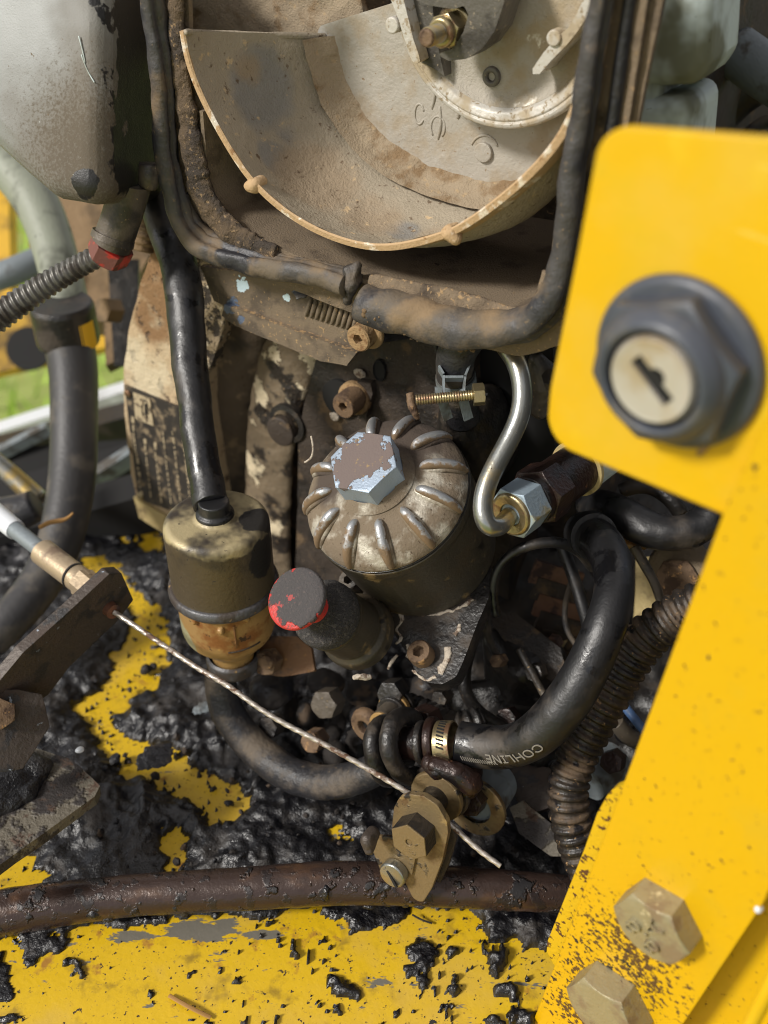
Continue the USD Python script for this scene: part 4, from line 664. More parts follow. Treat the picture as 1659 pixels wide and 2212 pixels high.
bb = Thing('socket_bolt', 'dark hollow socket bolt between the primer pump and the ribbed cap', 'bolt', P(762, 1262, .455))
bb.p('head', socket_bolt(px(25, P(762, 1262, .45)), .009, P(768, 1268, .462), AX, .1, .5), m_pipe)

# ------------------------------------------------------------------ primer pump
AP = camdir(-.42, .34, .84); K0 = P(637, 1291, .402); kr = px(71, K0)
pp = Thing('primer_pump', 'hand primer pump with grimed red push button', 'primer pump', K0 - AP * .07)
kb = pp.p('push_button', jag(lathe(rnd([(0, .0006), (kr * .8, .0003), (kr * .97, -.0004), (kr * 1.0, -.0018), (kr * .97, -.0032), (kr * .7, -.0045), (kr * .46, -.007), (kr * .42, -.012), (kr * .5, -.019), (0, -.019)], .001), K0, AP, 72), .00012, 400), m_knob, smooth=True)
C0 = K0 - AP * .0235; cr = px(76, C0)
pp.p('dust_collar', jag(lathe(rnd([(0, .0072), (cr * .42, .0072), (cr * .6, .003), (cr * .92, .0012), (cr * 1.0, -.001), (cr * 1.0, -.005), (cr * .97, -.007)], .0012), C0, AP, 72), .0003, 300), m_felt, smooth=True)
pp.p('barrel', lathe(rnd([(cr * .97, -.0068), (cr * 1.0, -.0076), (cr * .98, -.0095), (cr * .95, -.010), (cr * .95, -.027), (cr * 1.12, -.029), (cr * 1.16, -.031), (cr * 1.16, -.036), (0, -.036)], .0008), C0, AP, 72), m_filt, smooth=40)
q0 = C0 - AP * .029
for (u, v) in ((780, 1462),):
    pp.p('white_crust', jag(dense(hull([(P(766, 1464, .43), .0011), (P(780, 1460, .43), .0013), (P(798, 1463, .431), .001)]), .0008), .0008, 500), m_crustw, smooth=True)
pp.p('pale_scrape', tube([(*P(858, 1415, .446), .0006), (*P(846, 1430, .444), .0008), (*P(838, 1446, .443), .0006)], n=14, k=8, amp=.0004, sc=500), m_crustw, smooth=True)

# ------------------------------------------------------------------ right of the oil filter: stub hose with clamp, steel pipe, union
hp = Thing('stub_hose', 'short black hose stub under the torn seal, held by a clamp', 'hose', P(985, 860, .43))
hp.p('hose', tp([(1050, 690, .395, 44), (1006, 728, .40, 44), (984, 772, .407, 42), (985, 830, .418, 40), (1000, 900, .44, 38)], n=70, k=26, amp=.0003), m_rubber, smooth=True)
hp.p('clamp_bead', tp([(984, 800, .412, 41), (985, 812, .415, 41)], n=4, k=26), m_hose, smooth=True)
hp.p('boss', jag(dense(hull([(P(985, 900, .452), .008), (P(1010, 930, .47), .014), (P(1040, 880, .47), .012), (P(1010, 1010, .48), .016), (P(1075, 960, .49), .012)]), .002), .0012, 150), m_black, smooth=True)
cl = Thing('hose_clamp', 'small steel screw clamp with two bent ears on the stub hose', 'hose clamp', P(975, 850, .41))
def ear(pts, w, t):
    return cat([pbox(P(*a), P(*b), w, t, camdir(0, .2, 1)) for a, b in zip(pts[:-1], pts[1:])])
for e in ([(948, 795, .405), (958, 812, .404), (958, 855, .404), (942, 862, .404), (942, 836, .403)], [(1014, 790, .405), (1004, 815, .404), (1000, 862, .404), (996, 842, .404)]):
    cl.p('bent_ear', ear(e, .0009, .005), m_greymet, smooth=False)
for e in ([(955, 862, .405), (968, 905, .412)], [(1000, 862, .405), (1012, 905, .412)]):
    cl.p('strap', ear(e, .004, .001), m_greymet, smooth=False)
cl.p('band', tp([(984, 812, .4145, 44), (986, 835, .419, 44)], n=4, k=30), m_greymet, smooth=40)
cl.p('bridge', ear([(960, 818, .404), (1000, 818, .404)], .001, .005), m_greymet, smooth=False)
a, b = P(898, 864, .401), P(1038, 852, .401)
cl.p('screw', threads(px(12, a), .00105, np.linalg.norm(b - a), a, b - a, .14), m_zinc)
hx = hexhead(px(25, b), .0046, P(1022, 853, .401), b - a, .2)
cl.p('screw_head', hx, m_zinc)
cl.p('screw_slot', box(P(1048, 852, .401), unit(b - a), camdir(.2, 1, .1), np.cross(unit(b - a), camdir(.2, 1, .1)), .0009, .001, .0088), m_dark)
one('injection_pipe', 'bent shiny steel pipe looping down to the union with gold light coloured on its face', 'pipe', tp([(1060, 690, .40, 21), (1086, 740, .397, 21), (1112, 778, .393, 22), (1127, 830, .391, 22), (1124, 890, .390, 22), (1100, 950, .390, 22), (1068, 1010, .389, 22), (1048, 1060, .388, 22), (1044, 1108, .387, 22), (1056, 1134, .387, 22), (1078, 1136, .390, 21), (1098, 1117, .397, 20), (1112, 1104, .405, 19)], n=150, k=28), m_steel, smooth=True)
U0 = P(1101, 1113, .397); AU = camdir(-.66, -.40, .64); ur = px(60, U0)
un = Thing('pipe_union', 'pipe union: silver hexagon nut, dark brown hexagon and barrel behind', 'pipe union', U0)
un.p('collar', lathe(rnd([(ur * .40, -.004), (ur * .42, 0), (ur * .72, .0006), (ur * .80, .0002), (ur * .84, -.001), (ur * .84, -.004)], .0003), U0, AU, 56), m_zinc, smooth=40)  # yellow zinc colour carries the gold light on this end face
un.p('collar_bore', lathe([(0, -.002), (ur * .42, -.002)], U0, AU, 24), m_dark)
un.p('union_nut', hexhead(ur, .0125, U0 - AU * .0135, AU, .15, ch=.10), m_nutsilver)
un.p('step', lathe([(ur * .95, 0), (ur * .95, .004), (0, .004)], U0 - AU * .0178, AU, 48), m_brown)
un.p('brown_hexagon', hexhead(ur * 1.16, .0125, U0 - AU * .030, AU, .45, both=True), m_brown)
un.p('barrel', lathe(rnd([(ur * .98, .0), (ur * .98, .020), (ur * .8, .020)], .001), U0 - AU * .049, AU, 56), m_brown, smooth=40)
un.p('sealing_ring', lathe(rnd([(ur * .9, 0), (ur * 1.14, 0), (ur * 1.14, .0022), (ur * .9, .0022)], .0004), U0 - AU * .0512, AU, 56), m_cream, smooth=40)
un.p('grey_body', lathe(rnd([(0, 0), (ur * 1.0, 0), (ur * 1.05, .035), (0, .035)], .001), U0 - AU * .0865, AU, 48), m_tankr, smooth=40)

# ------------------------------------------------------------------ injection pump mass and wiring at the right
EB = Thing('pump_casting', 'oily black injection pump casting deep behind the thick hose', 'pump casting', P(1250, 1500, .52))
pn = camdir(-.1, .35, .93)
EB.p('casting', jag(dense(plate([(900, 880), (1620, 820), (1620, 1990), (1000, 1950), (900, 1500)], pn, planec(pn, P(1250, 1400, .535)), .03), .0028), .008, 42, 5), m_black, smooth=45)
for k in range(6):
    a, b = P(1150 + 3 * k, 1232 + 36 * k, .498 + .002 * k), P(1252 + 5 * k, 1262 + 36 * k, .502 + .002 * k)
    EB.p('cooling_fin', jag(dense(pbox(a, b, .0032, .012, camdir(0, .9, .3)), .0015), .0007, 250), m_copper if k in (0, 2) else m_block, smooth=40)
EB.p('cream_panel', jag(dense(plate([(1185, 1240), (1250, 1230), (1262, 1330), (1215, 1400), (1180, 1330)], pn, planec(pn, P(1220, 1310, .512)), .004), .003), .0006, 120), m_cream)
EB.p('cream_panel', jag(dense(plate([(1375, 1205), (1420, 1200), (1440, 1330), (1370, 1360)], pn, planec(pn, P(1400, 1280, .49)), .004), .003), .0006, 120), m_cream)
EB.p('mounting_boss', jag(dense(hull([(P(1470, 1190, .47), .010), (P(1500, 1240, .465), .012), (P(1440, 1220, .475), .008), (P(1480, 1310, .472), .011)]), .002), .0014, 120), m_crust, smooth=True)
EB.p('boss_bolt', jag(hexhead(.0105, .008, P(1462, 1255, .462), camdir(-.3, .1, .95), .3), .0006, 300), m_rust)
EB.p('small_bolt', hexhead(.0042, .008, P(1200, 1385, .50), camdir(-.4, -.2, .9), .1), m_copper)
EB.p('small_bolt', hexhead(.0040, .008, P(1195, 830, .43), camdir(-.3, .3, .9), .1), m_pipe)
EB.p('bolt_lug', jag(dense(hull([(P(1160, 780, .435), .004), (P(1185, 830, .44), .008), (P(1165, 880, .445), .005), (P(1215, 850, .445), .005)]), .0015), .0008, 200), m_pipe, smooth=True)
EB.p('lower_bracket', jag(dense(plate([(1100, 1745), (1130, 1730), (1215, 1800), (1230, 1850), (1190, 1850), (1120, 1800)], camdir(-.3, .3, .9), planec(camdir(-.3, .3, .9), P(1160, 1790, .46)), .004), .002), .0006, 150), m_rustplate)
EB.p('governor_housing', jag(dense(hull([(P(1075, 1390, .50), .008), (P(1180, 1420, .50), .010), (P(1190, 1500, .51), .010), (P(1090, 1520, .51), .009), (P(1130, 1450, .485), .008)]), .002), .0008, 120, 4), m_black, smooth=True)
EB.p('pump_foot', jag(dense(hull([(P(990, 1500, .505), .006), (P(1090, 1490, .50), .007), (P(1110, 1570, .50), .007), (P(1010, 1590, .50), .006), (P(1180, 1600, .505), .006)]), .002), .0008, 140, 4), m_black, smooth=True)
EB.p('flange_edge', jag(dense(plate([(1060, 1340), (1110, 1322), (1210, 1400), (1230, 1470), (1200, 1480), (1100, 1400)], camdir(-.2, .4, .9), planec(camdir(-.2, .4, .9), P(1130, 1390, .488)), .004, .001), .002), .0004, 160), m_block, smooth=40)
for u, v, d_, r_, mt in ((1105, 1548, .483, 24, m_brown), (1165, 1450, .474, 20, m_pipe), (1085, 1425, .478, 15, m_rust), (1180, 1560, .486, 22, m_black), (1330, 1640, .46, 26, m_brown)):
    EB.p('pump_bolt', jag(hexhead(r_ * d_ / FPX, .009, P(u, v, d_ + .004), camdir(-.45, .05, .88), u * .01), .0003, 300), mt)
for pts in ([(1040, 1330, .485, 13), (1010, 1420, .478, 14), (1005, 1490, .475, 14), (1040, 1540, .478, 13), (1110, 1580, .48, 13)], [(1120, 1400, .47, 8), (1180, 1510, .465, 8), (1260, 1660, .462, 8)], [(1250, 1420, .48, 16), (1200, 1520, .482, 17), (1160, 1640, .485, 17), (1150, 1760, .49, 16)], [(1330, 1560, .47, 18), (1380, 1600, .475, 18), (1420, 1560, .48, 18)]):
    EB.p('oil_line', tp(pts, n=60, k=18, amp=.0003, sc=160), m_pipe if len(pts) == 3 else m_black, smooth=True)
EB.p('tilted_bracket', jag(dense(plate([(1110, 1640), (1190, 1660), (1200, 1740), (1140, 1760), (1095, 1700)], camdir(-.3, .5, .8), planec(camdir(-.3, .5, .8), P(1150, 1700, .472)), .004, .001), .002), .0004, 160), m_darkmet, smooth=40)
lm = []
for k in range(14):
    u, v = rng.uniform(1060, 1500), rng.uniform(1560, 1880)
    s = rng.uniform(.004, .012); b = trimesh.creation.icosphere(3, s); b.vertices *= rng.uniform(.6, 1.3, 3); b.vertices += P(u, v, rng.uniform(.47, .515)); lm.append(jag(b, s * .4, 170, k))
one('oily_lumps', 'shapeless lumps of oily dirt between pump and tray', 'dirt', cat(lm), m_grease, smooth=True, kind='stuff')
lm = []
for k in range(26):
    u, v = rng.uniform(560, 1060), rng.uniform(1460, 1640)
    s = rng.uniform(.005, .012); b = trimesh.creation.icosphere(3, s); b.vertices *= rng.uniform(.6, 1.3, 3); b.vertices += P(u, v, rng.uniform(.515, .55)); lm.append(jag(b, s * .3, 90, k))
one('dirt_lumps', 'brown lumps of dirt heaped under the primer pump', 'dirt', cat(lm), m_chunk, smooth=True, kind='stuff')
for lab, pts, mt in (('thin black cable arching below the pipe union', [(1072, 1330, .455, 10), (1066, 1270, .45, 10), (1085, 1215, .445, 10), (1140, 1180, .44, 11), (1200, 1172, .44, 12), (1250, 1190, .445, 13), (1290, 1240, .455, 13)], m_hose),
        ('dusty cable hanging left of the arching cable', [(1090, 1200, .465, 8), (1058, 1270, .465, 9), (1050, 1340, .47, 9), (1075, 1420, .48, 8), (1130, 1480, .49, 8), (1200, 1550, .495, 8)], m_rubber),
        ('dark bluish cable passing behind the thick black hose', [(1215, 1180, .47, 14), (1240, 1250, .468, 14), (1262, 1320, .466, 14), (1282, 1400, .466, 13)], m_hose),
        ('looped thin cable over the cream panel', [(1240, 1240, .482, 6), (1222, 1300, .48, 6), (1225, 1360, .48, 6), (1250, 1400, .48, 6)], m_rubber),
        ('dusty grey cable between the cream panel and the rusty boss bolt', [(1370, 1180, .45, 12), (1398, 1230, .448, 11), (1418, 1270, .446, 10), (1432, 1320, .445, 10)], m_pipe),
        ('blue tube crossing the dark gap beside the yellow post', [(1300, 1460, .47, 10), (1345, 1520, .462, 10), (1400, 1590, .455, 10)], m_blue),
        ('thin black cable rising behind the bent steel pipe at the seal', [(930, 640, .40, 7), (936, 720, .405, 6), (945, 760, .41, 6)], m_hose)):
    one('cable', lab, 'cable', tp(pts, n=60, k=14, amp=.0002), mt, smooth=True)
one('grey_cylinder', 'blurred blue grey metal cylinder beside the corrugated conduit', 'cylinder', tp([(1270, 1690, .47, 44), (1330, 1640, .48, 44)], n=6, k=30), m_greymet, smooth=40)

MH = [(992, 1604, .432, 47), (1040, 1612, .428, 47), (1100, 1612, .42, 47), (1160, 1585, .410, 49), (1222, 1520, .402, 50), (1270, 1440, .398, 49), (1308, 1350, .397, 46), (1326, 1270, .405, 43), (1318, 1205, .418, 44), (1292, 1168, .432, 46), (1262, 1150, .45, 46)]
mh = Thing('fuel_hose', 'thick black hose sweeping from the clamp up behind the union', 'hose', P(1222, 1520, .402))
mh.p('hose', tp(MH, n=200, k=40, amp=.0004, sc=60), m_hose, smooth=True)
mh.p('end_collar', tp([(1284, 1160, .434, 52), (1274, 1154, .441, 52)], n=4, k=32), m_hose, smooth=40)
q = spline([(*P(u, v, d), r * d / FPX) for u, v, d, r in MH], 300); Ls = np.r_[0, np.cumsum(np.linalg.norm(np.diff(q[:, :3], axis=0), axis=1))]
def onhose(s, y, lift):
    c = np.array([np.interp(s, Ls, q[:, k]) for k in range(4)]); T = unit(np.array([np.interp(s + .002, Ls, q[:, k]) - np.interp(s - .002, Ls, q[:, k]) for k in range(3)]))
    w = CAM - c[:3]; w = unit(w - T * (w @ T)); b = np.cross(T, w); b = b if b @ UP < 0 else -b
    ph = y / c[3]; return c[:3] + (w * math.cos(ph) + b * math.sin(ph)) * (c[3] + lift)
tm = meshkit.text_mesh('COHLINE', .0037, .0003); v, f = arr(tm)
s0 = Ls[np.argmin(np.linalg.norm(q[:, :3] - P(1158, 1588, .41), axis=1))]
v2 = np.array([onhose(s0 + .004 - x * 1.15, .0028 + y, z + .00022) for x, y, z in v]); f2 = f
mh.p('lettering', trimesh.Trimesh(v2, f2, process=False), m_ink, smooth=False)
tk = [tube([(*onhose(s0 - .0195 - k * .0011, .0058, .0), .00022), (*onhose(s0 - .0185 - k * .0011, .0078, .0), .00022)], n=3, k=5) for k in range(16)]
mh.p('print_ticks', cat(tk), m_ink, smooth=False, kind='stuff')
hc = Thing('hose_clamp', 'gold slotted worm clamp on the thick black hose with dark screw housing', 'hose clamp', P(966, 1610, .43))
H0, H1 = P(952, 1606, .434), P(992, 1606, .431); hd = unit(H1 - H0); hr = px(46, H0)
hc.p('band', lathe(rnd([(hr * .98, 0), (hr * 1.06, 0), (hr * 1.06, .0072), (hr * .98, .0072)], .0003), H0 - hd * .001, hd, 60), m_zinc, smooth=40)
fx = frame(H0, hd)
def ang(th): return fx[:3, 0] * math.cos(th) + fx[:3, 1] * math.sin(th)
th0 = max(np.linspace(0, 6.28, 200), key=lambda t: ang(t) @ unit(CAM - H0 + UP * .15))
for k in range(9):
    t = th0 + (k - 5) * .17; d = ang(t); hc.p('band_slot', box(H0 + hd * .0026 + d * hr * 1.062, np.cross(hd, d), unit(hd + .3 * np.cross(hd, d)), d, .0008, .0034, .0004), m_dark, smooth=False)
for (a, b, c, lab) in (((940, 1655, .424), (985, 1668, .422), .0045, None), ((925, 1650, .426), (945, 1665, .424), .0038, None), ((985, 1672, .422), (1015, 1690, .423), .0055, None)):
    hc.p('screw_housing', jag(dense(hull([(P(*a), c * .8), (P(*b), c), (P(a[0], a[1] - 12, a[2]), c * .5)]), .0012), .0007, 260), m_brown, smooth=45)
for k, (u, v, r_, w) in enumerate(((926, 1600, 50, .004), (905, 1604, 46, .003))):
    o = P(u, v, .437); hc.p('hose_end_ring', lathe(rnd([(px(r_ * .7, o), 0), (px(r_, o), 0), (px(r_ * 1.04, o), w * .5), (px(r_, o), w), (px(r_ * .7, o), w)], .0006), o, hd, 48), m_black if k else m_brown, smooth=40)
hc.p('nipple', tp([(870, 1606, .445, 36), (945, 1606, .435, 38)], n=8, k=30), m_brown, smooth=40)

CD = [(1560, 1285, .405, 44), (1500, 1308, .41, 45), (1448, 1338, .415, 46), (1400, 1375, .42, 46), (1358, 1430, .424, 45), (1318, 1500, .427, 43), (1280, 1570, .43, 42), (1245, 1640, .433, 42), (1228, 1700, .434, 42), (1232, 1770, .435, 42), (1252, 1840, .437, 40), (1275, 1900, .44, 38)]
one('corrugated_conduit', 'dusty black corrugated conduit curving beside the yellow post', 'conduit', tp(CD, n=460, k=36, amp=.0003, sc=200, prof=lambda s, a: 1 + .075 * np.tanh(2.2 * np.sin(s * 2 * math.pi / .0047))), m_conduit, smooth=True)
one('upper_black_hose', 'black fluffy hose below the key plate running behind the yellow post', 'hose', tp([(1270, 1092, .47, 34), (1318, 1098, .455, 38), (1370, 1128, .445, 40), (1430, 1150, .44, 40), (1500, 1142, .438, 38), (1560, 1085, .44, 36), (1600, 1000, .445, 34)], n=120, k=34, amp=.0009, sc=110), m_hose, smooth=True)
one('black_ring_hose', 'dark curved hose end under the key plate corner', 'hose', tp([(1340, 1060, .47, 16), (1400, 1050, .465, 18), (1450, 1080, .46, 18), (1470, 1110, .46, 16)], n=40, k=20), m_black, smooth=True)
one('amber_sliver', 'amber edge of a fitting between the two black hoses', 'fitting', tp([(1345, 1165, .456, 8), (1365, 1178, .453, 10), (1395, 1180, .452, 7)], n=14, k=12), m_orange, smooth=True)

# ------------------------------------------------------------------ banjo fittings
bj = Thing('banjo_fitting', 'greasy banjo fitting with twin rings and a rusty hollow bolt', 'banjo fitting', P(800, 1560, .47))
o = P(800, 1560, .478); d = camdir(-.62, -.36, .7)
bj.p('washer', lathe(rnd([(px(15, o), 0), (px(38, o), 0), (px(40, o), .003), (px(34, o), .0055), (px(16, o), .0055), (px(14, o), .001)], .0008), o, d, 40), m_rust, smooth=40)
bj.p('washer_hole', lathe([(0, .002), (px(16, o), .002)], o, d, 20), m_dark)
a, b = P(868, 1512, .482), P(823, 1562, .462); w = unit(b - a); L = np.linalg.norm(b - a)
bj.p('hollow_bolt', lathe(rnd([(px(26, b), 0), (px(26, b), L - .001), (px(23, b), L), (px(15, b), L), (px(13, b), L - .004), (0, L - .004)], .0004), a, w, 36), m_pipe, smooth=40)
bj.p('bolt_rim', lathe(rnd([(px(15, b), 0), (px(26, b), 0), (px(26, b), .0014), (px(15, b), .0014)], .0003), b - w * .0006, w, 36), m_orange, smooth=40)
for t, r_, m_ in ((.15, 40, m_black), (.30, 36, m_orange), (.42, 33, m_black)):
    bj.p('collar', lathe(rnd([(0, 0), (px(r_, a), 0), (px(r_, a), .003), (0, .003)], .0006), a + w * L * t, w, 40), m_, smooth=40)
for (u, v, ru, rv, r_, dd) in ((838, 1622, 34, 62, 18, .452), (880, 1612, 40, 66, 20, .445)):
    bj.p('spring_ring', jag(tube([(*P(u + ru * math.cos(t) + 6 * math.sin(t), v + rv * math.sin(t), dd + .012 * math.cos(t)), r_ * dd / FPX) for t in np.linspace(1.2, 5.3, 16)], n=70, k=18, amp=.0008, sc=150), .0003, 300), m_black, smooth=True)
bj.p('spacer', jag(lathe([(0, 0), (px(46, o), 0), (px(46, o), .012), (0, .012)], P(880, 1606, .458), camdir(-.9, -.1, .4), 36), .001, 150), m_black, smooth=40)
tp_ = Thing('oily_hose_stub', 'short oily hose stub with ridged collar behind the twin rings', 'hose stub', P(930, 1545, .47))
tp_.p('stub', tp([(880, 1520, .485, 24), (940, 1550, .475, 30), (985, 1570, .468, 32), (1040, 1560, .47, 32)], n=50, k=24, amp=.0006, sc=200, prof=lambda s, a: 1 + .10 * np.tanh(2 * np.sin(s * 1500))), m_black, smooth=True)
tp_.p('collar', jag(hexhead(.0085, .008, P(935, 1555, .462), camdir(-.7, -.2, .6), .3), .0004, 200), m_brown)
for lab, (u, v, r_, dd, mt) in (('oily dark hexagon between primer pump and base flange', (860, 1490, 30, .48, m_black)), ('small brown screw head right of the twin rings', (965, 1500, 18, .485, m_pipe)), ('oily brown hexagon under the thick hose clamp', (1030, 1720, 30, .45, m_brown)), ('dark bolt head in the grease left of the wire rope', (600, 1560, 24, .515, m_black)), ('brown stud end in the dirt below the primer pump', (720, 1512, 32, .50, m_pipe)), ('round rusty nut half buried in dirt beside the wire rope', (692, 1592, 24, .50, m_rust)), ('greasy rounded bolt head under the base flange', (1010, 1540, 26, .51, m_black))):
    p = P(u, v, dd); t = Thing('buried_bolt', lab, 'bolt', p)
    t.p('head', jag(hexhead(px(r_, p), .01, p, camdir(-.45, -.1, .88), .4), .0006, 200), mt)

# ------------------------------------------------------------------ throttle lever and wire rope
AL = camdir(-.50, -.36, .79)
lv = Thing('throttle_lever', 'dull brass clevis lever standing on the cross tube, clamping the wire rope', 'lever', P(900, 1940, .44))
lc = planec(AL, P(900, 1820, .423))
lp = lv.p('lever_plate', plate([(851, 1745), (862, 1724), (885, 1716), (915, 1720), (945, 1740), (965, 1775), (968, 1800), (955, 1860), (932, 1920), (912, 1952), (892, 1940), (872, 1900), (850, 1850), (846, 1796)], AL, lc, .0028, .0032), m_brass)
lv.p('arm_plate', plate([(815, 1806), (840, 1808), (880, 1818), (900, 1840), (890, 1890), (850, 1920), (822, 1880), (806, 1840), (796, 1830)], AL, lc + .0014, .0014, .001), m_brass)
lv.p('bent_tab', jag(dense(hull([(P(792, 1812, .421), .0028), (P(806, 1800, .424), .0030), (P(798, 1836, .421), .0022)]), .0012), .0009, 330), m_darkmet, smooth=45)
p = onp(905, 1792, AL, lc)
nu = lv.p('nut', hexhead(px(46, p), .0082, p, AL, roll=.75, ch=.02), m_black, label='hexagon nut, oily flanks coloured dark for shade')  # two colours on one nut: shaded oily flanks, warm lit face
lv.p('nut_face', hexhead(px(45.6, p), .0007, p + AL * .0082, AL, roll=.75, ch=.01, hole=px(8, p), holed=.0006), m_brass, parent=nu, label='front face coloured brassy as if lit warm')
p2 = onp(857, 1878, AL, lc + .0014)
lv.p('screw', lathe(rnd([(0, 0), (px(30, p2), 0), (px(31, p2), .004), (px(28, p2), .0048), (0, .005)], .0008), p2, AL, 36), m_steel)
lv.p('screw_slot', box(p2 + AL * .005, camdir(.4, -.7, .1), AL, np.cross(camdir(.4, -.7, .1), AL), .010, .0008, .0012), m_dark, smooth=False)
lv.p('rear_plate', plate([(872, 1760), (900, 1740), (945, 1755), (976, 1790), (985, 1812), (968, 1870), (940, 1930), (915, 1955), (925, 1900), (940, 1820)], AL, lc - .009, .002, .001), m_darkmet)
w0 = P(942, 1722, .437)
lv.p('pin', lathe([(0, -.02), (px(30, w0), -.02), (px(30, w0), .012), (0, .012)], w0, AL, 36), m_black, smooth=40)
lv.p('washer', lathe(rnd([(px(28, w0), -.0025), (px(60, w0), -.0025), (px(62, w0), -.001), (px(60, w0), .0006), (px(28, w0), .0006)], .0005), w0, AL, 60), m_brass, smooth=40)
lv.p('washer', lathe(rnd([(px(28, w0), -.0075), (px(66, w0), -.0075), (px(68, w0), -.005), (px(66, w0), -.0035), (px(28, w0), -.0035)], .0005), w0, AL, 60), m_darkmet, smooth=40)
g = P(1036, 1726, .457)
gc = Thing('grey_spool', 'grey round spool with amber washer behind the lever pin', 'spool', g)
gc.p('washer', lathe(rnd([(px(40, g), 0), (px(72, g), 0), (px(72, g), .0025), (px(40, g), .0025)], .0005), g + AL * .004, AL, 48), m_brass, smooth=40)
gc.p('drum', lathe(rnd([(0, -.016), (px(56, g), -.016), (px(60, g), .004), (0, .004)], .001), g, AL, 48), m_greymet, smooth=40)
gc.p('brown_block', jag(dense(hull([(P(985, 1660, .436), .005), (P(1005, 1700, .438), .006), (P(1020, 1668, .445), .005), (P(968, 1690, .438), .004)]), .0015), .0007, 220), m_brown, smooth=45)
wr = [(246, 1322, .452, 5.5), (330, 1378, .446, 5.5), (430, 1445, .44, 5.5), (490, 1480, .437, 6), (553, 1525, .434, 5.5), (620, 1566, .432, 6), (680, 1597, .43, 6), (793, 1660, .427, 6), (880, 1712, .4235, 6), (930, 1748, .424, 5.5), (975, 1783, .422, 5.5), (1030, 1832, .419, 6), (1082, 1871, .416, 5.5)]
one('wire_rope', 'bare twisted steel wire rope stretched from the left bracket through the lever', 'wire rope', tp(wr, n=500, k=16, prof=lambda s, a: 1 + .10 * np.cos(3 * a + s * 2 * math.pi / .0045)), m_wire, smooth=True)
cb = Thing('cable_bracket', 'dark steel bracket plate holding the cable adjuster at the left edge', 'bracket', P(150, 1450, .44))
AC = camdir(.74, -.52, .42)
bc = planec(AC, P(230, 1310, .452))
cb.p('plate', plate([(262, 1238), (288, 1296), (250, 1345), (150, 1440), (105, 1500), (40, 1545), (-60, 1620), (-60, 1530), (0, 1470), (50, 1410), (150, 1320), (236, 1240)], AC, bc, .0052, .0008), m_darkmet)
cb.p('lower_leg', jag(dense(plate([(-80, 1490), (40, 1490), (90, 1500), (108, 1570), (50, 1660), (-80, 1680)], camdir(.45, .1, .88), planec(camdir(.45, .1, .88), P(40, 1560, .43)), .004, .001), .003), .0006, 120), m_darkmet)
cb.p('pivot_bolt', hexhead(px(34, P(0, 1535, .42)), .006, P(-2, 1540, .427), camdir(.45, .1, .88), .2), m_rust)
ca = Thing('cable_adjuster', 'tan plated cable adjuster barrel with bluish rod end through the bracket', 'cable adjuster', P(140, 1240, .47))
ca.p('barrel', tp([(92, 1192, .485, 29), (188, 1265, .468, 29)], n=12, k=30), m_tanbarrel, smooth=40)
ca.p('groove', tp([(158, 1243, .4725, 29.6), (161, 1245, .472, 29.6)], n=3, k=30), m_dark, smooth=40)
ca.p('lock_nut', tp([(176, 1256, .47, 33), (214, 1288, .463, 33)], n=4, k=6), m_tanbarrel, smooth=False)
ca.p('rod', tp([(30, 1142, .50, 18), (96, 1194, .484, 18)], n=8, k=24), m_greymet, smooth=40)
ca.p('rod_end', tp([(-40, 1085, .52, 24), (34, 1145, .50, 22)], n=8, k=24), m_white, smooth=40)
ca.p('sleeve', tp([(216, 1298, .458, 18), (246, 1322, .452, 17)], n=6, k=20), m_sleeve, smooth=40)
lp = Thing('corroded_plate', 'corroded grey corner plate with two bright chips at the left edge', 'plate', P(60, 1750, .46))
zc = .05
pz = camdir(.05, .80, .60); zc = planec(pz, P(100, 1740, .44))
lp.p('plate', jag(dense(plate([(-120, 1600), (60, 1610), (150, 1640), (178, 1660), (216, 1697), (205, 1720), (0, 1868), (-120, 1960)], pz, zc, .006, .001), .003), .0007, 110), m_rustplate, smooth=40)
lp.p('grease_lump', jag(dense(hull([(onp(20, 1640, pz, zc), .006), (onp(90, 1660, pz, zc), .005), (onp(60, 1720, pz, zc), .004), (onp(-40, 1750, pz, zc), .007)]), .002), .002, 140), m_grease, smooth=True)
for (u, v, r_) in ((172, 1620, 12), (62, 1661, 10)):
    p = onp(u, v, pz, zc + .004); lp.p('bright_chip', jag(put(trimesh.creation.icosphere(2, 1), frame(p, camdir(.1, .5, .8)) @ np.diag([px(r_ * .8, p), px(r_ * .6, p), .0012, 1])), .0005, 500), m_white, smooth=True)

# ------------------------------------------------------------------ grey tank, its outlet, flexible hose, red nut
tk = Thing('fuel_tank', 'grey plastic tank with rounded bottom, grimed below, its right side coloured dark for shade', 'tank', P(180, 400, .41))
sp_ = [(P(-170, -180, .42), .012), (P(205, -180, .395), .010), (P(300, -180, .45), .012), (P(-120, 90, .425), .012), (P(-60, 180, .425), .012), (P(60, 300, .418), .010), (P(150, 378, .412), .010), (P(205, 392, .408), .009), (P(205, 250, .402), .008), (P(206, 60, .397), .008), (P(336, -180, .46), .008), (P(330, 40, .46), .008), (P(326, 330, .465), .010), (P(300, 385, .458), .011), (P(-100, -180, .52), .012), (P(150, 330, .52), .012), (P(0, 180, .52), .012)]
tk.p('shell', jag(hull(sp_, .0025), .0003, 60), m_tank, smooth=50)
tv = arr(jag(hull(sp_, .0025), .0003, 60))[0]; tr_ = tv - CAM; td = tr_ @ FW; tu, tw = 829.5 + FPX * (tr_ @ RT) / td, 1106 - FPX * (tr_ @ UP) / td
def ontank(u, v):
    near = np.hypot(tu - u, tw - v) < 26; return P(u, v, td[near].min() + .0004)
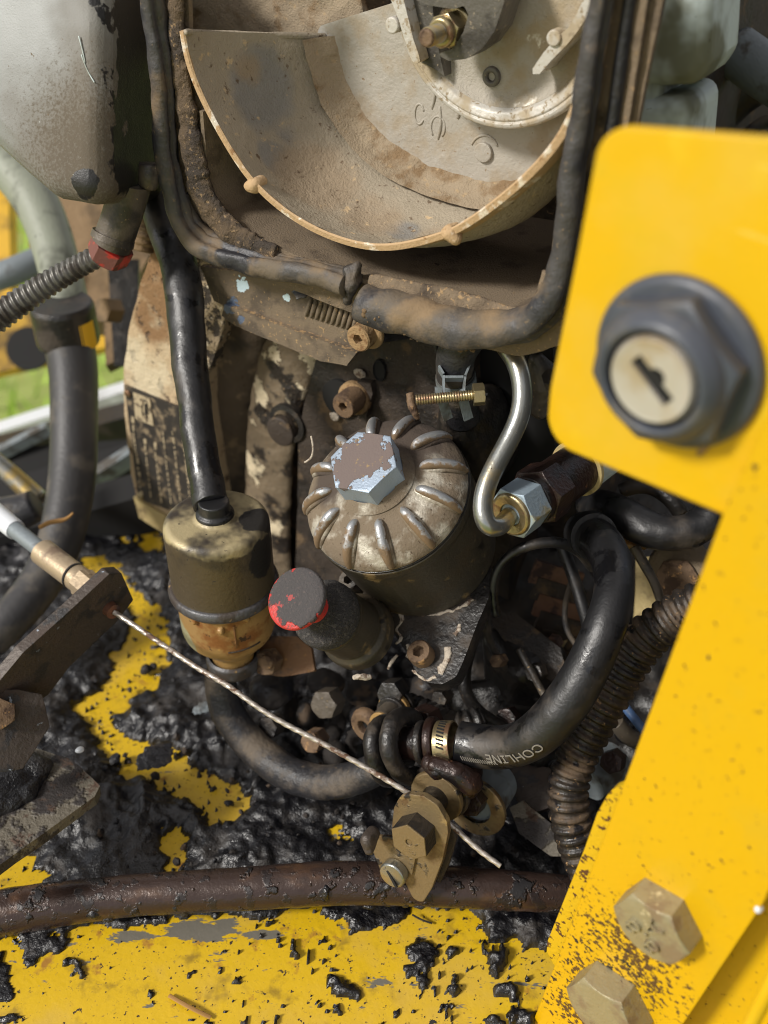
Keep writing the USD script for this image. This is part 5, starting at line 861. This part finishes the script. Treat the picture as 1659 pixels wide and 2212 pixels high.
for q in ([(170, 78), (178, 108), (184, 135)], [(176, 118), (188, 150), (204, 178)]):
    tk.p('scratch', tube([(*ontank(*a), .00028) for a in q], n=10, k=6), m_tankr, smooth=True)
tk.p('outlet_pipe', tp([(278, 395, .43, 48), (268, 450, .435, 43), (252, 500, .44, 42), (240, 530, .443, 42)], n=20, k=28, amp=.0002), m_pipe, smooth=40)
tk.p('outlet_lip', tp([(246, 508, .441, 46), (242, 522, .442, 47)], n=4, k=28), m_pipe, smooth=40)
tk.p('side_fitting', tp([(322, 352, .425, 22), (322, 385, .428, 24), (318, 402, .43, 20)], n=12, k=18), m_pipe, smooth=True)
rn = Thing('red_hose_nut', 'red plastic hexagon nut on the flexible steel hose', 'hose nut', P(238, 545, .445))
rd = unit(P(225, 570, .452) - P(258, 505, .44))
rn.p('nut', hexhead(px(46, P(238, 545, .445)), .0085, P(246, 526, .444), rd, .25), m_red)
FH = [(262, 530, .45, 21), (215, 552, .455, 22), (170, 575, .46, 23), (120, 603, .465, 25), (60, 641, .468, 27), (0, 682, .47, 29), (-80, 738, .47, 30)]
one('flexible_steel_hose', 'ribbed flexible steel hose running left from the red nut', 'hose', tp(FH, n=420, k=26, prof=lambda s, a: 1 + .10 * np.sin(s * 2 * math.pi / .0034 + a * .5)), m_braid, smooth=True)
one('beige_ribbed_hose', 'short beige ribbed hose half hidden behind the tank outlet pipe', 'hose', tp([(300, 540, .50, 30), (312, 490, .497, 32), (332, 440, .495, 32)], n=70, k=24, prof=lambda s, a: 1 + .07 * np.sin(s * 2 * math.pi / .0034)), m_tanfar, smooth=True)

# ------------------------------------------------------------------ left background: coolant hose, frame, bars
ch = Thing('coolant_hose', 'large dusty coolant hose at the left, pale above its clamp and dark below', 'hose', P(150, 900, .6))
ch.p('upper_hose', tp([(-90, 300, .66, 52), (-20, 330, .65, 52), (40, 380, .64, 51), (85, 450, .63, 48), (118, 540, .62, 46), (142, 640, .61, 46), (146, 670, .61, 48)], n=70, k=30), m_palehose, smooth=True)
ch.p('lower_hose', tp([(148, 735, .607, 54), (158, 800, .60, 52), (160, 900, .592, 50), (158, 1000, .585, 50), (146, 1100, .575, 49), (118, 1200, .565, 47), (72, 1280, .555, 45), (10, 1350, .545, 44), (-70, 1420, .54, 44)], n=90, k=30), m_hosegrey, smooth=True)
ch.p('clamp_collar', lathe(rnd([(0, 0), (px(64, P(148, 700, .6)), 0), (px(68, P(148, 700, .6)), .003), (px(68, P(148, 700, .6)), .024), (px(63, P(148, 700, .6)), .027), (0, .027)], .001), P(150, 742, .608), Z, 48), m_black, smooth=40)
ch.p('yellow_label', tube([(*P(u, 700, .5895 + .00008 * (u - 112) ** 2 * .1), .0001) for u in (84, 100, 118, 134)], n=8, k=4) if False else put(lathe([(px(68.6, P(148, 700, .6)), 0), (px(68.6, P(148, 700, .6)), .017)], [0, 0, 0], [0, 0, 1], 96).slice_plane([0, 0, 0], [-.35, -.94, 0]).slice_plane([0, 0, 0], [-.96, .28, 0]), frame(P(150, 737, .6075), Z) @ np.array([[0, -1, 0, 0], [1, 0, 0, 0], [0, 0, 1, 0], [0, 0, 0, 1.]])), m_yfar)
yf = Thing('machine_side_rail', 'blurred yellow machine frame with a dark hole behind the left hose', 'machine frame', P(50, 830, .95))
yn = camdir(.1, .1, 1); yf.p('panel', plate([(-420, 640), (120, 662), (262, 690), (262, 742), (120, 775), (-420, 900)], yn, planec(yn, P(60, 750, .95)), .02, .004), m_yfar)
yf.p('hole', lathe([(0, 0), (.021, 0), (.021, -.004)], P(62, 752, .948), yn, 36), m_dark)
yf.p('upright', plate([(-200, 380), (18, 400), (24, 660), (-200, 660)], yn, planec(yn, P(0, 550, .97)), .03, .003), m_yfar)
one('tan_engine_part', 'blurred tan dusty casting behind the flexible hose', 'casting', jag(dense(plate([(60, 380), (360, 400), (330, 540), (250, 690), (180, 690), (60, 600)], yn, planec(yn, P(180, 520, .78)), .05, .01), .008), .003, 30), m_tanfar, smooth=45)
one('dark_side_bracket', 'dark bracket edge standing between tan casting and engine cover', 'bracket', jag(dense(plate([(222, 560), (300, 580), (286, 650), (250, 780), (228, 790)], yn, planec(yn, P(250, 680, .70)), .02), .006), .001, 60), m_tanfar, smooth=45)
one('shade_sheet', 'black sheet standing in for shade right of the coolant hose', 'panel', plate([(232, 560), (300, 560), (300, 790), (246, 790)], yn, planec(yn, P(250, 680, .69)), .004), m_black)  # black colour stands in for the shade here
one('side_bolt', 'dusty bolt head beside the tan engine cover', 'bolt', hexhead(.0085, .012, P(252, 672, .66), camdir(-.6, -.1, .8), .3), m_tanfar)
one('pale_pipe', 'pale sunlit pipe crossing behind the grey tank', 'pipe', tp([(-60, 330, .95, 34), (60, 360, .95, 32), (170, 395, .95, 30)], n=20, k=24), m_white, smooth=True)
one('black_hose_far', 'black blurred hose under the grey tank at the left edge', 'hose', tp([(-60, 250, .80, 44), (10, 285, .80, 44), (60, 330, .82, 40), (90, 420, .84, 40)], n=30, k=24), m_hosegrey, smooth=True)
one('grey_hose_far', 'blurred bluish grey hose crossing behind the flexible steel hose', 'hose', tp([(-60, 615, .75, 28), (20, 590, .75, 30), (90, 560, .76, 30)], n=20, k=24), m_greymet, smooth=True)
one('white_edge_bar', 'overexposed pale metal bar in the sun beyond the tray', 'bar', pbox(P(-180, 1000, .95), P(300, 846, .95), .02, .02, Z), m_white)
for lab, a, b, w, mt in (('dark frame bar below the pale bar', (-160, 1030, .88), (330, 900, .88), .028, m_black), ('black bar behind the coolant hose foot', (-100, 1130, .76), (300, 1010, .78), .03, m_dark), ('grey rail beside the name plate', (195, 1040, .72), (330, 955, .72), .011, m_greymet), ('black frame bar at the back edge of the tray', (-200, 1230, .68), (330, 1080, .68), .03, m_dark), ('thin silver bar at the left edge under the lawn', (-60, 1010, .80), (105, 925, .80), .009, m_greymet)):
    one('frame_bar', lab, 'bar', pbox(P(*a), P(*b), w, w, Z), mt)
one('silver_rod', 'blurred silver rod end at the left edge above the adjuster', 'rod', tp([(-40, 975, .62, 22), (40, 1040, .62, 22), (85, 1085, .62, 26)], n=14, k=24), m_steel, smooth=True)
one('dark_hose_end', 'black rubber pipe behind the cable adjuster', 'hose', tp([(-60, 1120, .6, 40), (30, 1110, .6, 40), (80, 1090, .6, 34)], n=14, k=24), m_rubber, smooth=True)
one('twig', 'dry brown twig caught behind the cable adjuster', 'twig', tp([(85, 1140, .54, 4), (110, 1128, .54, 5), (140, 1122, .54, 4), (158, 1108, .54, 3)], n=20, k=8, amp=.0003), m_straw, smooth=True)
sw = Thing('dark_back_plate', 'added black back plate standing in for shade behind the left hoses', 'side wall', P(100, 1200, .74))  # black plate added to close the background with painted shade
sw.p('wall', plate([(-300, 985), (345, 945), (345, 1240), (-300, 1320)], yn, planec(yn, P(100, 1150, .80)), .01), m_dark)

# ------------------------------------------------------------------ right background
rt = Thing('coolant_tank', 'grey green plastic tank behind the seal at the top right', 'tank', PE(1480, 200, -.06))
cq = -.05
def ebox(pts, c0, c1, r): return hull([(PE(u, v, c0) , r) for u, v in pts] + [(PE(u, v, c0) - EN * (c0 - c1), r) for u, v in pts], .004)
rt.p('upper_body', jag(ebox([(1330, -200), (1520, -200), (1506, 120), (1494, 140), (1330, 150)], cq, -.075, .006), .0003, 50), m_tankr, smooth=50)
rt.p('neck', jag(ebox([(1330, 150), (1450, 160), (1442, 250), (1330, 250)], cq - .012, -.075, .003), .0003, 80), m_tankr, smooth=50)
rt.p('front_web', ebox([(1330, 150), (1418, 150), (1405, 300), (1330, 300)], cq, -.075, .003), m_tankr, smooth=50)
rt.p('lower_body', ebox([(1330, 246), (1466, 240), (1460, 330), (1330, 330)], cq, -.075, .006), m_tankr, smooth=50)
for lab, pts, mt in (('fat grey hose at the right edge above the key plate', [(1590, 110, .48, 52), (1660, 160, .47, 54), (1760, 220, .46, 54)], m_greymet), ('dark olive hose dropping behind the key plate', [(1640, 170, .52, 50), (1560, 230, .53, 52), (1500, 320, .54, 52)], m_black), ('brass banded pipe in the top right corner', [(1570, 30, .55, 22), (1720, 60, .54, 22)], m_pipe), ('thin black hose below the fat grey hose', [(1590, 320, .5, 14), (1640, 270, .5, 14), (1700, 250, .5, 14)], m_rubber)):
    one('background_hose', lab, 'hose', tp(pts, n=30, k=24), mt, smooth=True)
for k in range(3):
    one('brass_band', f'{["upper", "middle", "lower"][k]} of three brass bands in the top right corner', 'band', tp([(1582, 22 + k * 9, .535, 5), (1720, 40 + k * 9, .525, 5)], n=8, k=10), m_zinc, smooth=True)
one('dark_gap_sheet', 'black sheet added to darken the gap between the grey tank and the rubber seal', 'sheet', plate([(225, -300), (420, -300), (420, 420), (260, 420)], camdir(0, 0, 1), planec(camdir(0, 0, 1), P(330, 200, .50)), .003), m_dark)  # black filler added so the gap reads as deep shade
one('dark_backing_plate', 'added black plate standing in for the dark depth behind the engine at the right', 'panel', plate([(880, -400), (2300, -400), (2300, 1500), (880, 1500)], camdir(-.3, 0, 1), planec(camdir(-.3, 0, 1), P(1500, 300, .66)), .005), m_dark)  # black plate added to close the background with darkness

# a panel added out of view at the right to block sky light
mb = Thing('added_blocker_panel', 'added black panel out of view at the right, blocking sky light', 'blocker panel', [.40, .1, -.3])
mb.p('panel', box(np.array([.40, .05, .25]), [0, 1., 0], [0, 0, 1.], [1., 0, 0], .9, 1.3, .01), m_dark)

# ------------------------------------------------------------------ yellow post, key plate, key switch
NP = unit([-.68, -.73, 0]); KC = planec(NP, P(1440, 800, .235))
kp = Thing('key_plate', 'clean yellow plate with rounded corners carrying the key switch', 'key plate', onp(1400, 950, NP, KC))
kpl = [(1300, 270), (1700, 302), (1800, 310), (1800, 1300), (1565, 1112), (1180, 952), (1190, 840), (1250, 540)]
kp.p('plate', plate(kpl, NP, KC, .0028, .0085), m_yclean, smooth=30)
ks = Thing('key_switch', 'round key switch with black hexagon nut and satin barrel, slot slanting', 'key switch', onp(1460, 790, NP, KC))
k0 = onp(1466, 782, NP, KC); kR = px(193, k0)
ks.p('flange', lathe(rnd([(kR * .6, 0), (kR * 1.02, 0), (kR * 1.03, .0016), (kR * .96, .003), (kR * .6, .0034)], .0008), k0, NP, 96), m_plastic, smooth=40)
ks.p('hexagon', hexhead(kR * .92, .0062, k0 + NP * .0028, NP, .35, ch=.12), m_plastic)
ks.p('sleeve', lathe(rnd([(kR * .50, 0), (kR * .80, 0), (kR * .74, .0022), (kR * .65, .0044), (kR * .58, .0046), (kR * .56, .003)], .0008), k0 + NP * .0086, NP, 96), m_plastic, smooth=40)
kf = k0 + NP * .0118
fr_ = px(102, kf)
m = mf.CrossSection([[(0, -.004), (fr_, -.004), (fr_, 0), (fr_ * .93, .0009), (fr_ * .88, .0009), (fr_ * .80, .0006), (0, .0006)]]).revolve(96)
fm = frame(kf, NP)
sdir = np.linalg.inv(fm) @ np.r_[onp(1446, 868, NP, planec(NP, kf)), 1] - np.linalg.inv(fm) @ np.r_[onp(1374, 772, NP, planec(NP, kf)), 1]
sa = math.atan2(sdir[1], sdir[0]); mid = (np.linalg.inv(fm) @ np.r_[onp(1411, 820, NP, planec(NP, kf)), 1])[:3]
sl = np.linalg.norm(sdir[:2])
m = m - mf.Manifold.cube((sl, .0034, .014), True).rotate((0, 0, math.degrees(sa))).translate((mid[0], mid[1], 0)) - mf.Manifold.cylinder(.012, .0023, .0023, 30, True).translate((mid[0] + .0012 * math.cos(sa + 1.57), mid[1] + .0012 * math.sin(sa + 1.57), .0025 + .001))
ks.p('key_face', put(m, fm), m_keyface, smooth=40)
dq = onp(1522, 962, NP, KC + .001)
ks.p('dirt_clump', jag(dense(hull([(dq, .0011), (onp(1512, 978, NP, KC + .0004), .0007), (onp(1545, 925, NP, KC + .002), .0006)]), .0006), .0006, 700), m_dustbolt, smooth=True)
ks.p('slot_shade_insert', put(mf.Manifold.cube((sl - .0002, .0033, .003), True).rotate((0, 0, math.degrees(sa))).translate((mid[0], mid[1], -.0019)), fm), m_dark)  # black insert added to paint the slot's inner shade
po = Thing('yellow_post', 'thick yellow upright post with chipped paint around two bolts', 'post', onp(1400, 2100, NP, KC))
pol = [(1565, 1112), (1620, 985), (1662, 884), (1720, 740), (1900, 740), (1800, 1500), (1646, 1955), (1480, 2212), (1400, 2340), (1100, 2340), (1190, 2150), (1220, 2050)]
pol = [(1560, 1117), (1664, 880), (1740, 700), (1950, 700), (1900, 1300), (1740, 1760), (1646, 1955), (1474, 2214), (1370, 2370), (1100, 2370), (1152, 2206), (1300, 1822)]
po.p('post_plate', plate(pol, NP, KC + .0035, .0033), m_ydirty, smooth=30)
po.p('side_tab', plate([(1346, 1696), (1322, 1706), (1312, 1718), (1290, 1757), (1262, 1835), (1182, 2035), (1181, 2056), (1196, 2084), (1260, 2130), (1420, 1700)], NP, KC - .003, .0035, .001), m_ytab, smooth=30)
sf = Thing('side_flange', 'grimy yellow flange beyond the post in the lower right corner', 'flange', onp(1600, 2150, NP, KC - .02))
sf.p('flange', plate([(1640, 1940), (1900, 1700), (1900, 2400), (1380, 2400), (1460, 2210)], NP, KC - .012, .004), m_ydirty)
sf.p('bright_tube', tp([(1613, 2230, .28, 14), (1638, 2180, .275, 17), (1690, 2080, .265, 18), (1760, 1950, .26, 18)], n=20, k=20), m_yclean, smooth=True)
p = onp(1638, 1962, NP, KC + .003); sf.p('spatter', jag(trimesh.Trimesh(trimesh.creation.icosphere(3, .0014).vertices + p, trimesh.creation.icosphere(3).faces, process=False), .0005, 500), m_white, smooth=True)
for (u, v, rr, lab, txt) in ((1433, 1972, 92, 'upper of two olive plated bolts on the yellow post, stamped A and 8.8', True), (1330, 2150, 92, 'lower of two olive plated bolts on the yellow post, cut by the picture edge', False)):
    o = onp(u, v, NP, KC + .0035); b = Thing('post_bolt', lab, 'bolt', o, group=None)
    r_ = px(rr, o); h = r_ * .66
    hd_ = b.p('head', jag(hexhead(r_, h, o, NP, roll=.16, ch=.14), .00005, 300), m_plated)
    if txt:
        ft = frame(o + NP * h, NP)
        for s_, y, x, hh in (('A', -.0072, .0008, .0064), ('8.8', .0006, 0, .0064)):
            t = meshkit.text_mesh(s_, hh, .0014); vv, f = arr(t); vv = vv - [(vv[:, 0].max() + vv[:, 0].min()) / 2, 0, 0] + [x, y, -.0001]
            ra = math.pi - .42; c_, s2_ = math.cos(ra), math.sin(ra); vv = vv @ np.array([[c_, -s2_, 0], [s2_, c_, 0], [0, 0, 1]]).T
            b.p('stamped_mark', put(trimesh.Trimesh(vv, f, process=False), ft), m_plated, smooth=False, parent=hd_)
one('loose_thread', 'pale curled thread hanging left of the ribbed cap', 'thread', tp([(672, 942, .43, 2.2), (676, 965, .43, 2.2), (672, 988, .432, 2.4), (658, 999, .434, 2.2)], n=24, k=8), m_crustw, smooth=True)
one('dirt_tuft', 'rusty tuft of dirt sticking up behind the ribbed cap', 'dirt', tp([(884, 850, .425, 8), (892, 880, .425, 9), (902, 905, .428, 6)], n=24, k=12, amp=.001, sc=500), m_rust, smooth=True)
